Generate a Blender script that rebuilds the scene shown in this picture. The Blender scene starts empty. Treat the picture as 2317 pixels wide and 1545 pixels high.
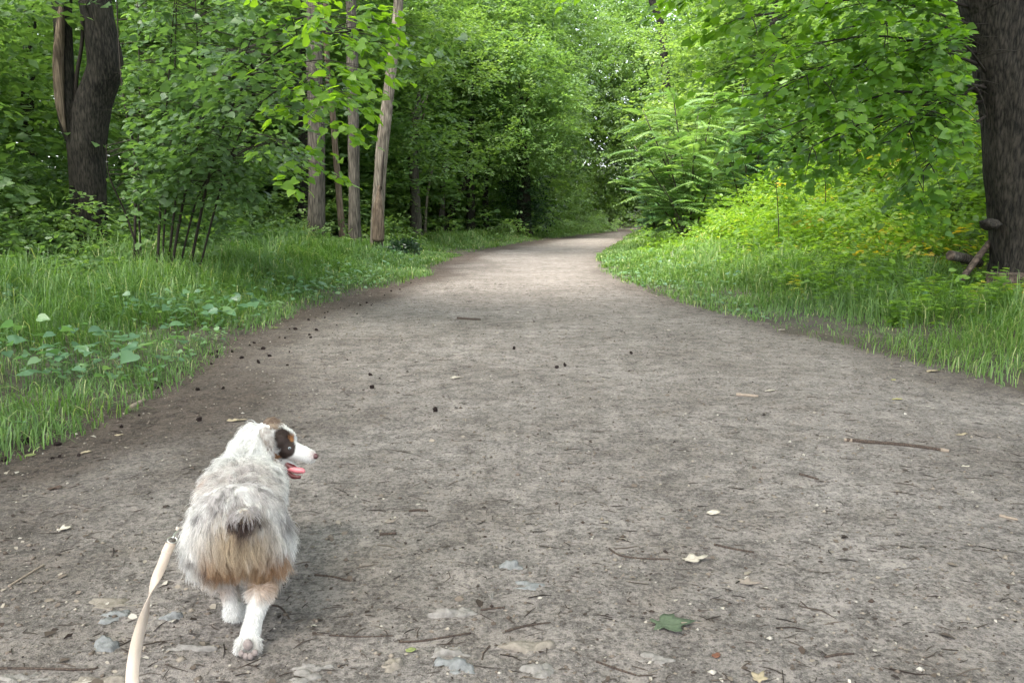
import bpy, bmesh, math, random
import numpy as np
from mathutils import Vector, Matrix, Quaternion

rng = np.random.default_rng(11)
random.seed(11)
scene = bpy.context.scene
COL = scene.collection

# ------------------------------------------------------------------ camera
CAM_H, FPX, W0, H0, HORIZON = 1.30, 1750.0, 2317.0, 1545.0, 488.0
PITCH = math.atan((H0 / 2 - HORIZON) / FPX)
cam_d = bpy.data.cameras.new('camera')
cam_d.sensor_width = 36.0
cam_d.lens = 36.0 * FPX / W0
cam_d.clip_start, cam_d.clip_end = 0.05, 2000.0
cam = bpy.data.objects.new('camera', cam_d)
COL.objects.link(cam)
cam.location = (0, 0, CAM_H)
cam.rotation_euler = (math.pi / 2 - PITCH, 0, 0)
scene.camera = cam

# ------------------------------------------------------------------ sky, sun, exposure
SUN_EL, SUN_AZ = math.radians(60), math.radians(-140)     # azimuth from +Y towards +X
world = bpy.data.worlds.new('World')
scene.world = world
world.use_nodes = True
wn, wl = world.node_tree.nodes, world.node_tree.links
for n in list(wn):
    wn.remove(n)
sky = wn.new('ShaderNodeTexSky')
sky.sky_type = 'NISHITA'
sky.sun_disc = False
sky.sun_elevation = SUN_EL
sky.sun_rotation = SUN_AZ
sky.dust_density = 3.0
hs = wn.new('ShaderNodeHueSaturation')
hs.inputs['Saturation'].default_value = 0.40
bg = wn.new('ShaderNodeBackground')
bg.inputs['Strength'].default_value = 0.15
wo = wn.new('ShaderNodeOutputWorld')
wl.new(sky.outputs[0], hs.inputs['Color'])
wl.new(hs.outputs[0], bg.inputs['Color'])
wl.new(bg.outputs[0], wo.inputs['Surface'])
sun_d = bpy.data.lights.new('sun', 'SUN')
sun_d.energy = 1.5
sun_d.angle = math.radians(24)
sun_d.color = (1.0, 0.95, 0.86)
sun = bpy.data.objects.new('sun', sun_d)
COL.objects.link(sun)
sdir = Vector((math.sin(SUN_AZ) * math.cos(SUN_EL), math.cos(SUN_AZ) * math.cos(SUN_EL), math.sin(SUN_EL)))
sun.rotation_euler = sdir.to_track_quat('Z', 'Y').to_euler()
scene.view_settings.view_transform = 'Standard'
scene.view_settings.look = 'None'
scene.view_settings.gamma = 1.0
scene.view_settings.use_curve_mapping = False
scene.view_settings.exposure = 2.7
scene.cycles.max_bounces = 8
scene.cycles.diffuse_bounces = 6
scene.cycles.transmission_bounces = 5
scene.cycles.glossy_bounces = 2
scene.cycles.caustics_reflective = False
scene.cycles.caustics_refractive = False
scene.cycles.sample_clamp_indirect = 6.0

# ------------------------------------------------------------------ picture-to-place helpers (real depths)
CP, SP = math.cos(PITCH), math.sin(PITCH)
def slope(py):                      # drop per metre of forward distance along the ray through row py
    return math.tan(PITCH + math.atan((py - H0 / 2) / FPX))
def Q(px, Y, z):                    # column px, forward distance Y, height z
    zc = Y * CP + (CAM_H - z) * SP
    return np.array([(px - W0 / 2) / FPX * zc, Y, z])
def P(px, py, Y):                   # pixel at forward distance Y
    return Q(px, Y, CAM_H - slope(py) * Y)
def G(px, py, z=0.0):               # pixel on the level z
    return Q(px, (CAM_H - z) / slope(py), z)
def SC(Y, z=0.3):                   # metres per photo pixel at that place
    return (Y * CP + (CAM_H - z) * SP) / FPX

# ------------------------------------------------------------------ noise
def _h(ix, iy, iz, seed):
    n = (ix * 374761393 + iy * 668265263 + iz * 2147483647 + seed * 1274126177) & 0xFFFFFFFF
    n = ((n ^ (n >> 13)) * 1274126177) & 0xFFFFFFFF
    n = (n ^ (n >> 16)) & 0xFFFFFFFF
    return n.astype(np.float64) / 4294967295.0
def noise3(p, seed=0):
    p = np.asarray(p, np.float64)
    i = np.floor(p).astype(np.int64)
    f = p - i
    f = f * f * (3 - 2 * f)
    out = 0
    for dx in (0, 1):
        for dy in (0, 1):
            for dz in (0, 1):
                w = (f[..., 0] if dx else 1 - f[..., 0]) * (f[..., 1] if dy else 1 - f[..., 1]) * (f[..., 2] if dz else 1 - f[..., 2])
                out = out + w * _h(i[..., 0] + dx, i[..., 1] + dy, i[..., 2] + dz, seed)
    return out * 2 - 1
def fbm(p, seed=0, o=3):
    p = np.asarray(p, np.float64)
    return sum(noise3(p * 2 ** k, seed + k) / 2 ** k for k in range(o))
def sstep(a, b, x):
    t = np.clip((x - a) / (b - a), 0, 1)
    return t * t * (3 - 2 * t)
def nrm(v):
    return v / np.maximum(np.linalg.norm(v, axis=-1, keepdims=True), 1e-9)

# ------------------------------------------------------------------ objects
def mesh_np(name, V, Fs, tint=None, smooth=False, extra=None):
    me = bpy.data.meshes.new(name)
    V = np.ascontiguousarray(V, np.float32)
    me.vertices.add(len(V))
    me.vertices.foreach_set('co', V.ravel())
    Fs = [np.asarray(f, np.int32) for f in Fs if len(f)]
    loops = np.concatenate([f.ravel() for f in Fs])
    sizes = np.concatenate([np.full(len(f), f.shape[1], np.int32) for f in Fs])
    starts = np.concatenate([[0], np.cumsum(sizes)[:-1]]).astype(np.int32)
    me.loops.add(len(loops))
    me.loops.foreach_set('vertex_index', loops)
    me.polygons.add(len(sizes))
    me.polygons.foreach_set('loop_start', starts)
    if smooth:
        me.polygons.foreach_set('use_smooth', np.ones(len(sizes), bool))
    me.update(calc_edges=True)
    if tint is not None:
        a = me.attributes.new('tint', 'FLOAT', 'POINT')
        a.data.foreach_set('value', np.ascontiguousarray(tint, np.float32))
    for k, v in (extra or {}).items():
        a = me.attributes.new(k, 'FLOAT_COLOR', 'POINT')
        c = np.ones((len(v), 4), np.float32); c[:, :3] = v
        a.data.foreach_set('color', c.ravel())
    return me
def obj(name, me, mat=None, parent=None, loc=None):
    o = bpy.data.objects.new(name, me)
    COL.objects.link(o)
    if mat is not None and me is not None and not len(me.materials):
        me.materials.append(mat)
    if parent is not None:
        o.parent = parent
    if loc is not None:
        o.location = loc
    return o
def tag(o, label=None, cat=None, group=None, kind=None):
    for k, v in (('label', label), ('category', cat), ('group', group), ('kind', kind)):
        if v:
            o[k] = v
    return o
def thing(name, label, cat, loc, group=None):
    o = bpy.data.objects.new(name, None)
    o.empty_display_size = 0.2
    COL.objects.link(o)
    o.location = loc
    return tag(o, label, cat, group)
class MB:
    def __init__(s): s.V = []; s.F = []; s.T = []; s.n = 0
    def add(s, V, F, t=0.5):
        V = np.asarray(V, float)
        s.V.append(V); s.F += [np.asarray(f) + s.n for f in (F if isinstance(F, list) else [F])]
        s.T.append(np.broadcast_to(np.asarray(t, float), (len(V),))); s.n += len(V)
    def mesh(s, name, smooth=False, off=None):
        by = {}
        for f in s.F: by.setdefault(f.shape[1], []).append(f)
        V = np.concatenate(s.V)
        if off is not None: V = V - np.asarray(off)
        return mesh_np(name, V, [np.concatenate(x) for x in by.values()], np.concatenate(s.T), smooth)

def catmull(P_, m):
    P_ = np.asarray(P_, float)
    if len(P_) == 2:
        t = np.linspace(0, 1, m)[:, None]
        return P_[0] * (1 - t) + P_[1] * t
    A = np.vstack([2 * P_[0] - P_[1], P_, 2 * P_[-1] - P_[-2]])
    t = np.linspace(0, len(P_) - 1 - 1e-9, m)
    i = t.astype(int); f = (t - i)[:, None]
    p0, p1, p2, p3 = A[i], A[i + 1], A[i + 2], A[i + 3]
    return 0.5 * (2 * p1 + (p2 - p0) * f + (2 * p0 - 5 * p1 + 4 * p2 - p3) * f ** 2 + (3 * p1 - p0 - 3 * p2 + p3) * f ** 3)
def tube(pts, radii, n=8, m=None, disp=None, caps=True):
    """closed tapered tube along a smooth path; disp(points, angle) pushes the surface out along its normal"""
    pts = np.asarray(pts, float); radii = np.asarray(radii, float)
    m = m or max(len(pts) * 3, 4)
    R = np.interp(np.linspace(0, 1, m), np.linspace(0, 1, len(radii)), radii)
    C = catmull(pts, m)
    T = nrm(np.gradient(C, axis=0))
    ref = np.array([1.0, 0.0, 0.0]) if abs(T[:, 0]).mean() < 0.8 else np.array([0.0, 1.0, 0.0])
    B = nrm(np.cross(T, ref)); A = np.cross(B, T)
    th = np.linspace(0, 2 * np.pi, n, endpoint=False)
    N = A[:, None] * np.cos(th)[None, :, None] + B[:, None] * np.sin(th)[None, :, None]
    V = C[:, None] + N * R[:, None, None]
    if disp is not None:
        V = V + N * disp(V, th[None, :] + 0 * R[:, None], R[:, None])[..., None]
    V = V.reshape(-1, 3)
    i = np.arange(m - 1)[:, None] * n; j = np.arange(n)[None]; k = (j + 1) % n
    F = np.stack([i + j, i + k, i + n + k, i + n + j], -1).reshape(-1, 4)
    Fs = [F]
    if caps:
        V = np.vstack([V, C[0], C[-1]])
        a, b = len(V) - 2, len(V) - 1
        j = np.arange(n); k = (j + 1) % n
        Fs.append(np.stack([np.full(n, a), k, j], -1))
        Fs.append(np.stack([np.full(n, b), (m - 1) * n + j, (m - 1) * n + k], -1))
    return V, Fs

# ------------------------------------------------------------------ materials
def mat_new(name):
    m = bpy.data.materials.new(name); m.use_nodes = True
    nt = m.node_tree; nt.nodes.clear()
    out = nt.nodes.new('ShaderNodeOutputMaterial')
    return m, nt, out
def N_(nt, t, **kw):
    n = nt.nodes.new(t)
    for k, v in kw.items():
        if k in n.inputs: n.inputs[k].default_value = v
        else: setattr(n, k, v)
    return n
def ramp(nt, fac, stops):
    r = nt.nodes.new('ShaderNodeValToRGB')
    e = r.color_ramp.elements
    while len(e) < len(stops): e.new(0.5)
    for x, (p, c) in zip(e, stops):
        x.position = p; x.color = (*c, 1) if len(c) == 3 else c
    nt.links.new(fac, r.inputs[0])
    return r.outputs[0]
def leaf_mat(name, stops, trans=0.45, rough=0.42, spec=0.45, tmul=(1.5, 1.6, 0.7)):
    m, nt, out = mat_new(name)
    L = nt.links.new
    at = N_(nt, 'ShaderNodeAttribute', attribute_name='tint')
    col = ramp(nt, at.outputs['Fac'], stops)
    pb = N_(nt, 'ShaderNodeBsdfPrincipled', Roughness=rough)
    pb.inputs['Specular IOR Level'].default_value = spec
    L(col, pb.inputs['Base Color'])
    mu = N_(nt, 'ShaderNodeMix', data_type='RGBA', blend_type='MULTIPLY')
    mu.inputs['Factor'].default_value = 1.0
    mu.clamp_result = False
    L(col, mu.inputs[6]); mu.inputs[7].default_value = (*tmul, 1)
    tr = N_(nt, 'ShaderNodeBsdfTranslucent')
    L(mu.outputs[2], tr.inputs['Color'])
    mx = N_(nt, 'ShaderNodeMixShader', Fac=trans)
    L(pb.outputs[0], mx.inputs[1]); L(tr.outputs[0], mx.inputs[2])
    L(mx.outputs[0], out.inputs['Surface'])
    return m
def bark_mat(name, dark, light, sx=26.0, sz=3.5, bump=0.6, patch=None):
    m, nt, out = mat_new(name)
    L = nt.links.new
    tc = N_(nt, 'ShaderNodeTexCoord')
    mp = N_(nt, 'ShaderNodeMapping'); mp.inputs['Scale'].default_value = (sx, sx, sz)
    L(tc.outputs['Object'], mp.inputs['Vector'])
    n1 = N_(nt, 'ShaderNodeTexNoise', Scale=1.0, Detail=6.0, Roughness=0.65)
    L(mp.outputs[0], n1.inputs['Vector'])
    v = N_(nt, 'ShaderNodeTexVoronoi', Scale=0.8, feature='DISTANCE_TO_EDGE')
    L(mp.outputs[0], v.inputs['Vector'])
    n2 = N_(nt, 'ShaderNodeTexNoise', Scale=2.2, Detail=4.0)
    L(tc.outputs['Object'], n2.inputs['Vector'])
    vm = N_(nt, 'ShaderNodeMath', operation='MULTIPLY_ADD'); vm.inputs[1].default_value = 0.6
    L(v.outputs['Distance'], vm.inputs[0]); L(n1.outputs['Fac'], vm.inputs[2])
    ad = N_(nt, 'ShaderNodeMath', operation='MULTIPLY_ADD'); ad.inputs[1].default_value = 0.35
    L(n2.outputs['Fac'], ad.inputs[0]); L(vm.outputs[0], ad.inputs[2])
    col = ramp(nt, ad.outputs[0], [(0.60, dark), (1.02, light)])
    pb = N_(nt, 'ShaderNodeBsdfPrincipled', Roughness=0.9)
    pb.inputs['Specular IOR Level'].default_value = 0.2
    L(col, pb.inputs['Base Color'])
    bp = N_(nt, 'ShaderNodeBump', Strength=bump, Distance=0.02)
    L(vm.outputs[0], bp.inputs['Height']); L(bp.outputs[0], pb.inputs['Normal'])
    L(pb.outputs[0], out.inputs['Surface'])
    return m
def plain_mat(name, col, rough=0.8, spec=0.3, var=0.25, scale=30.0, bump=0.2, metallic=0.0):
    m, nt, out = mat_new(name)
    L = nt.links.new
    tc = N_(nt, 'ShaderNodeTexCoord')
    n1 = N_(nt, 'ShaderNodeTexNoise', Scale=scale, Detail=5.0, Roughness=0.6)
    L(tc.outputs['Object'], n1.inputs['Vector'])
    c = np.array(col)
    cr = ramp(nt, n1.outputs['Fac'], [(0.25, tuple(c * (1 - var))), (0.75, tuple(np.minimum(c * (1 + var), 0.95)))])
    pb = N_(nt, 'ShaderNodeBsdfPrincipled', Roughness=rough, Metallic=metallic)
    pb.inputs['Specular IOR Level'].default_value = spec
    L(cr, pb.inputs['Base Color'])
    if bump:
        bp = N_(nt, 'ShaderNodeBump', Strength=bump, Distance=0.01)
        L(n1.outputs['Fac'], bp.inputs['Height']); L(bp.outputs[0], pb.inputs['Normal'])
    L(pb.outputs[0], out.inputs['Surface'])
    return m
def tint_mat(name, stops, rough=0.8, spec=0.3, trans=0.0):
    return leaf_mat(name, stops, trans, rough, spec, (1, 1, 1))

M = {}
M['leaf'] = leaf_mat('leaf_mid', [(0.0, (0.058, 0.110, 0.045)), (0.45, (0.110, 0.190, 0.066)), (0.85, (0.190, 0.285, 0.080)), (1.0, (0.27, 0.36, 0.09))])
M['linden'] = leaf_mat('leaf_linden', [(0.0, (0.050, 0.115, 0.024)), (0.5, (0.092, 0.195, 0.030)), (1.0, (0.175, 0.30, 0.038))], trans=0.55, tmul=(1.9, 1.9, 0.5))
M['blue'] = leaf_mat('leaf_bluish', [(0.0, (0.055, 0.115, 0.065)), (0.5, (0.100, 0.200, 0.100)), (1.0, (0.19, 0.30, 0.13))], trans=0.4, rough=0.36, spec=0.55)
M['herb'] = leaf_mat('leaf_herb', [(0.0, (0.070, 0.145, 0.028)), (0.45, (0.140, 0.250, 0.040)), (0.88, (0.22, 0.35, 0.055)), (0.95, (0.30, 0.37, 0.06)), (1.0, (0.50, 0.36, 0.05))], trans=0.5, tmul=(1.7, 1.7, 0.6))
M['grass'] = leaf_mat('grass_blades', [(0.0, (0.048, 0.100, 0.028)), (0.5, (0.095, 0.180, 0.045)), (0.9, (0.17, 0.275, 0.075)), (1.0, (0.34, 0.37, 0.17))], trans=0.4, tmul=(1.5, 1.6, 0.7))
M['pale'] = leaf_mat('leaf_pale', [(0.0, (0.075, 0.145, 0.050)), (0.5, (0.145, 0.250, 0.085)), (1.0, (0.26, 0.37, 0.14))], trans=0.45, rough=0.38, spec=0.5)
M['dark_leaf'] = leaf_mat('leaf_dark', [(0.0, (0.012, 0.035, 0.014)), (1.0, (0.035, 0.085, 0.03))], trans=0.2, rough=0.3, spec=0.6)
M['bark_dark'] = bark_mat('bark_dark', (0.0075, 0.0070, 0.0058), (0.052, 0.045, 0.036), sx=30, sz=6.0, bump=0.9)
M['bark_grey'] = bark_mat('bark_grey', (0.034, 0.030, 0.025), (0.155, 0.137, 0.112), sx=26, sz=2.6, bump=0.8)
M['bark_pale'] = bark_mat('bark_pale', (0.062, 0.052, 0.042), (0.28, 0.242, 0.195), sx=24, sz=2.2, bump=0.7)
M['bare_wood'] = bark_mat('bare_wood', (0.055, 0.040, 0.029), (0.25, 0.19, 0.14), sx=40, sz=2.0, bump=0.4)
M['twig_bark'] = plain_mat('twig_bark', (0.022, 0.017, 0.013), var=0.4, scale=18)
M['dead_wood'] = bark_mat('dead_wood', (0.035, 0.026, 0.02), (0.16, 0.12, 0.09), sx=14, sz=14, bump=0.5)

# ------------------------------------------------------------------ the lie of the land
LE = np.array([G(*p)[:2] for p in [(0, 1012), (110, 975), (215, 925), (310, 892), (400, 835), (480, 785), (560, 745), (640, 705), (760, 672), (880, 642),
                                   (955, 620), (975, 603), (1010, 583), (1110, 561), (1200, 546), (1290, 535), (1360, 527), (1425, 519.5)]])
RE = np.array([G(*p)[:2] for p in [(2317, 868), (2200, 838), (2060, 805), (1930, 775), (1800, 745), (1700, 717), (1600, 690), (1500, 660), (1430, 636),
                                   (1388, 615), (1371, 597), (1369, 582), (1383, 566), (1405, 547), (1425, 532), (1450, 521)]])
LE = np.vstack([[-3.75, -8], [-3.6, 0], [-3.35, 2.2], LE, [7, 78], [17, 86], [40, 97]])
RE = np.vstack([[4.9, -8], [4.75, 0], [4.5, 3.2], RE, [15, 74], [24, 80], [44, 88]])
LE = LE[np.argsort(LE[:, 1])]; RE = RE[np.argsort(RE[:, 1])]
def xl(y): return np.interp(y, LE[:, 1], LE[:, 0])
def xr(y): return np.interp(y, RE[:, 1], RE[:, 0])
def off_l(x, y):                    # metres to the left of the path edge (negative on the path)
    s = (xl(y + 0.4) - xl(y - 0.4)) / 0.8
    return (xl(y) - x) / np.sqrt(1 + np.minimum(s * s, 9.0))
def off_r(x, y):
    s = (xr(y + 0.4) - xr(y - 0.4)) / 0.8
    return (x - xr(y)) / np.sqrt(1 + np.minimum(s * s, 9.0))
def gz(x, y):
    x = np.asarray(x, float); y = np.asarray(y, float)
    l, r = off_l(x, y), off_r(x, y)
    wob = 0.16 * noise3(np.stack([x * 1.7, y * 1.7, 0 * x], -1), 3) + 0.07 * noise3(np.stack([x * 6, y * 6, 0 * x], -1), 4)
    s = np.maximum(l, r) + wob
    up = 0.035 * sstep(-0.05, 0.22, s) - 0.06 * sstep(0.0, 0.35, -s)
    up = up + np.where(l > r, 0.30, 0.24) * sstep(0.3, 4.5, s) + 0.016 * np.clip(s - 4, 0, 60)
    return up + 0.035 * noise3(np.stack([x * 0.55, y * 0.55, 0 * x], -1), 5) * sstep(0.2, 1.5, s)
def pz(x, y):                       # path surface
    p = np.stack([x, y, 0 * x], -1)
    return 0.010 * noise3(p * 1.3, 21) + 0.0055 * noise3(p * 5.0, 22) + 0.004 * noise3(p * 15.0, 23) * np.clip(1.6 - y / 9, 0, 1)

# ground: one sheet to the horizon
gx = np.unique(np.concatenate([np.linspace(-900, -60, 16), np.arange(-60, -14, 2.0), np.arange(-14, 12, 0.22), np.arange(12, 60, 2.0), np.linspace(60, 900, 16)]))
gy = np.unique(np.concatenate([np.linspace(-300, -12, 8), np.arange(-12, 1, 0.8), np.arange(1, 26, 0.25), np.arange(26, 110, 1.0), np.linspace(110, 1500, 18)]))
X, Y = np.meshgrid(gx, gy)
V = np.stack([X, Y, gz(X, Y)], -1).reshape(-1, 3)
nx, ny = len(gx), len(gy)
i = np.arange(ny - 1)[:, None] * nx + np.arange(nx - 1)[None]
F = np.stack([i, i + 1, i + nx + 1, i + nx], -1).reshape(-1, 4)
m, nt, out = mat_new('woodland_soil')
tc = N_(nt, 'ShaderNodeTexCoord')
n1 = N_(nt, 'ShaderNodeTexNoise', Scale=3.0, Detail=8.0, Roughness=0.7); nt.links.new(tc.outputs['Object'], n1.inputs['Vector'])
n2 = N_(nt, 'ShaderNodeTexNoise', Scale=40.0, Detail=4.0); nt.links.new(tc.outputs['Object'], n2.inputs['Vector'])
ma = N_(nt, 'ShaderNodeMath', operation='MULTIPLY_ADD'); ma.inputs[1].default_value = 0.5
nt.links.new(n2.outputs['Fac'], ma.inputs[0]); nt.links.new(n1.outputs['Fac'], ma.inputs[2])
c = ramp(nt, ma.outputs[0], [(0.45, (0.020, 0.017, 0.011)), (0.7, (0.042, 0.034, 0.023)), (1.0, (0.085, 0.068, 0.048))])
pb = N_(nt, 'ShaderNodeBsdfPrincipled', Roughness=0.95)
nt.links.new(c, pb.inputs['Base Color'])
bp = N_(nt, 'ShaderNodeBump', Strength=0.7, Distance=0.03); nt.links.new(ma.outputs[0], bp.inputs['Height']); nt.links.new(bp.outputs[0], pb.inputs['Normal'])
nt.links.new(pb.outputs[0], out.inputs['Surface'])
M['soil'] = m
tag(obj('ground', mesh_np('ground', V, [F], smooth=True), M['soil']), kind='structure')

# path: finely relieved sheet between the two edges, sinking under the verge
ys = [-7.0]
while ys[-1] < 96:
    y = ys[-1]
    ys.append(y + (0.12 if y < 1.2 else 0.022 * max(1.0, y / 2.6)))
ys = np.array(ys)
us = np.linspace(0, 1, 151)
XL, XR = xl(ys) - 0.45, xr(ys) + 0.45
X = XL[:, None] * (1 - us) + XR[:, None] * us
Y = np.repeat(ys[:, None], len(us), 1)
Z = pz(X, Y) - 0.012 * np.abs(us - 0.5)[None] * 2
V = np.stack([X, Y, Z], -1).reshape(-1, 3)
nx, ny = len(us), len(ys)
i = np.arange(ny - 1)[:, None] * nx + np.arange(nx - 1)[None]
F = np.stack([i, i + 1, i + nx + 1, i + nx], -1).reshape(-1, 4)
wearn = 0.5 * noise3(V * [0.8, 0.35, 0], 31) + 0.35 * noise3(V * [2.5, 1.5, 0], 32)
el = -off_l(V[:, 0], V[:, 1]); er = -off_r(V[:, 0], V[:, 1])
mould = np.clip(sstep(2.3, 0.2, el + 0.8 * wearn) * 1.0 + sstep(1.3, 0.0, er + 0.5 * wearn) * 0.75, 0, 1)      # leaf mould lying along the edges
me = mesh_np('path', V, [F], tint=mould, smooth=True)
m, nt, out = mat_new('trodden_earth'); L = nt.links.new
tc = N_(nt, 'ShaderNodeTexCoord')
def tn(scale, det=4.0, rough=0.6, mp=None):
    n = N_(nt, 'ShaderNodeTexNoise', Scale=scale, Detail=det, Roughness=rough)
    L(mp or tc.outputs['Object'], n.inputs['Vector']); return n.outputs['Fac']
def mth(op, a, b, c=None):
    n = N_(nt, 'ShaderNodeMath', operation=op)
    for k, v in enumerate((a, b, c)):
        if v is None: continue
        if isinstance(v, (int, float)): n.inputs[k].default_value = v
        else: L(v, n.inputs[k])
    return n.outputs[0]
def mixc(f, a, b, bt='MIX'):
    n = N_(nt, 'ShaderNodeMix', data_type='RGBA', blend_type=bt)
    for k, v in ((0, f), (6, a), (7, b)):
        if isinstance(v, (int, float)): n.inputs[k].default_value = v
        elif isinstance(v, tuple): n.inputs[k].default_value = (*v, 1)
        else: L(v, n.inputs[k])
    return n.outputs[2]
big, mid, fine, grit = tn(0.9, 5), tn(7.0, 6, 0.7), tn(45.0, 5, 0.7), tn(170.0, 3, 0.7)
base = ramp(nt, big, [(0.3, (0.132, 0.116, 0.104)), (0.5, (0.172, 0.153, 0.139)), (0.72, (0.215, 0.194, 0.178))])
at = N_(nt, 'ShaderNodeAttribute', attribute_name='tint')
mf = mth('MULTIPLY_ADD', mid, 0.5, at.outputs['Fac']); mf = mth('MULTIPLY', mth('SUBTRACT', mf, 0.25), 1.1)
mfc = N_(nt, 'ShaderNodeClamp'); L(mf, mfc.inputs[0])
mfx = mth('MULTIPLY', mfc.outputs[0], at.outputs['Fac'])
base = mixc(mfx, base, (0.062, 0.048, 0.039))
patchy = ramp(nt, tn(2.6, 4, 0.65), [(0.34, (0.86, 0.84, 0.82)), (0.52, (1, 1, 1)), (0.70, (1.12, 1.11, 1.10))])
base = mixc(1.0, base, patchy, 'MULTIPLY')
g = mth('ADD', mth('MULTIPLY', mid, 0.55), mth('ADD', mth('MULTIPLY', fine, 0.75), mth('MULTIPLY', grit, 0.5)))
gm = ramp(nt, g, [(0.70, (0.30, 0.28, 0.26)), (0.88, (0.95, 0.95, 0.95)), (1.04, (1.6, 1.58, 1.55))])
base = mixc(1.0, base, gm, 'MULTIPLY')
vo = N_(nt, 'ShaderNodeTexVoronoi', Scale=75.0); L(tc.outputs['Object'], vo.inputs['Vector'])
sc_ = N_(nt, 'ShaderNodeSeparateColor'); L(vo.outputs['Color'], sc_.inputs[0])
sp = mth('MULTIPLY', mth('LESS_THAN', vo.outputs['Distance'], 0.32), mth('GREATER_THAN', sc_.outputs[0], 0.90))
sd = mth('MULTIPLY', mth('LESS_THAN', vo.outputs['Distance'], 0.40), mth('LESS_THAN', sc_.outputs[0], 0.14))
base = mixc(mth('MULTIPLY', sp, 0.3), base, (0.30, 0.28, 0.25))
base = mixc(mth('MULTIPLY', sd, 0.6), base, (0.04, 0.03, 0.024))
mp = N_(nt, 'ShaderNodeMapping'); mp.inputs['Scale'].default_value = (9, 42, 1); mp.inputs['Rotation'].default_value = (0, 0, 0.25)
L(tc.outputs['Object'], mp.inputs['Vector'])
st = tn(1.0, 3, 0.6, mp.outputs[0])
base = mixc(ramp(nt, st, [(0.60, (0, 0, 0)), (0.68, (0.5, 0.5, 0.5))]), base, (0.066, 0.052, 0.043))
pb = N_(nt, 'ShaderNodeBsdfPrincipled', Roughness=0.92); pb.inputs['Specular IOR Level'].default_value = 0.25
L(base, pb.inputs['Base Color'])
bp = N_(nt, 'ShaderNodeBump', Strength=1.0, Distance=0.018); L(g, bp.inputs['Height']); L(bp.outputs[0], pb.inputs['Normal'])
L(pb.outputs[0], out.inputs['Surface'])
M['path'] = m
tag(obj('path', me, M['path']), kind='structure')

# ------------------------------------------------------------------ leaves
def tmpl(v, f): return np.array(v, float), np.array(f, np.int32)
KITE = tmpl([(0, 0, 0), (0.42, 0.36, 0.07), (1, 0, -0.05), (0.42, -0.36, 0.07)], [(0, 1, 2), (0, 2, 3)])
OVAL = tmpl([(0, 0, 0), (0.28, 0.25, 0.05), (0.62, 0.23, 0.03), (1, 0, -0.10), (0.62, -0.23, 0.03), (0.28, -0.25, 0.05)],
            [(0, 1, 2), (0, 2, 3), (0, 3, 4), (0, 4, 5)])
HEART = tmpl([(0, 0, 0), (0.5, 0, -0.02), (1.0, 0, -0.13), (-0.10, 0.20, 0.02), (0.06, 0.42, 0.05), (0.38, 0.45, 0.06), (0.72, 0.24, 0.01),
              (-0.10, -0.20, 0.02), (0.06, -0.42, 0.05), (0.38, -0.45, 0.06), (0.72, -0.24, 0.01)],
             [(0, 3, 4), (0, 4, 5), (0, 5, 1), (1, 5, 6), (1, 6, 2), (0, 8, 7), (0, 9, 8), (0, 1, 9), (1, 10, 9), (1, 2, 10)])
LANCE = tmpl([(0, 0, 0), (0.35, 0.17, 0.03), (1, 0, -0.12), (0.35, -0.17, 0.03)], [(0, 1, 2), (0, 2, 3)])
def leaves(pos, u, n, size, T, tint):
    """pos,u,n (N,3); one template leaf each"""
    tv, tf = T
    u = nrm(u); v = nrm(np.cross(n, u)); n = np.cross(u, v)
    size = np.asarray(size)[:, None, None]
    V = pos[:, None] + size * (tv[None, :, 0:1] * u[:, None] + tv[None, :, 1:2] * v[:, None] + tv[None, :, 2:3] * n[:, None])
    F = tf[None] + (np.arange(len(pos)) * len(tv))[:, None, None]
    return V.reshape(-1, 3), F.reshape(-1, 3), np.repeat(tint, len(tv))
def spray_frames(C, D, N, L_, nl, wide=0.42, droop=0.18, tilt=0.38, r=None):
    """leaf positions on flat drooping sprays: C start, D direction, N face-up normal (Ns,3)"""
    r = r or rng
    Ns = len(C)
    D = nrm(D); S = nrm(np.cross(N, D)); N = np.cross(D, S)
    t = r.uniform(0.05, 1, (Ns, nl)) ** 0.8
    side = np.where(r.random((Ns, nl)) < 0.5, -1.0, 1.0)
    lat = side * r.uniform(0.02, 1, (Ns, nl)) * wide * np.sin(np.clip(t, 0.1, 1) * 2.6 + 0.15)
    a = side * r.uniform(0.3, 1.25, (Ns, nl))
    Lk = np.broadcast_to(np.asarray(L_, float), (Ns,))[:, None]
    pos = C[:, None] + (D[:, None] * (t * Lk)[..., None]) + S[:, None] * (lat * Lk)[..., None] \
        + N[:, None] * ((-droop * (t * t + lat * lat) + r.normal(0, 0.045, (Ns, nl))) * Lk)[..., None]
    u = D[:, None] * np.cos(a)[..., None] + S[:, None] * np.sin(a)[..., None] - N[:, None] * (0.25 * t)[..., None]
    n = N[:, None] + r.normal(0, tilt, (Ns, nl, 3))
    return pos.reshape(-1, 3), u.reshape(-1, 3), n.reshape(-1, 3)
def rand_dir(n, r=None):
    return nrm((r or rng).normal(0, 1, (n, 3)))
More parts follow.
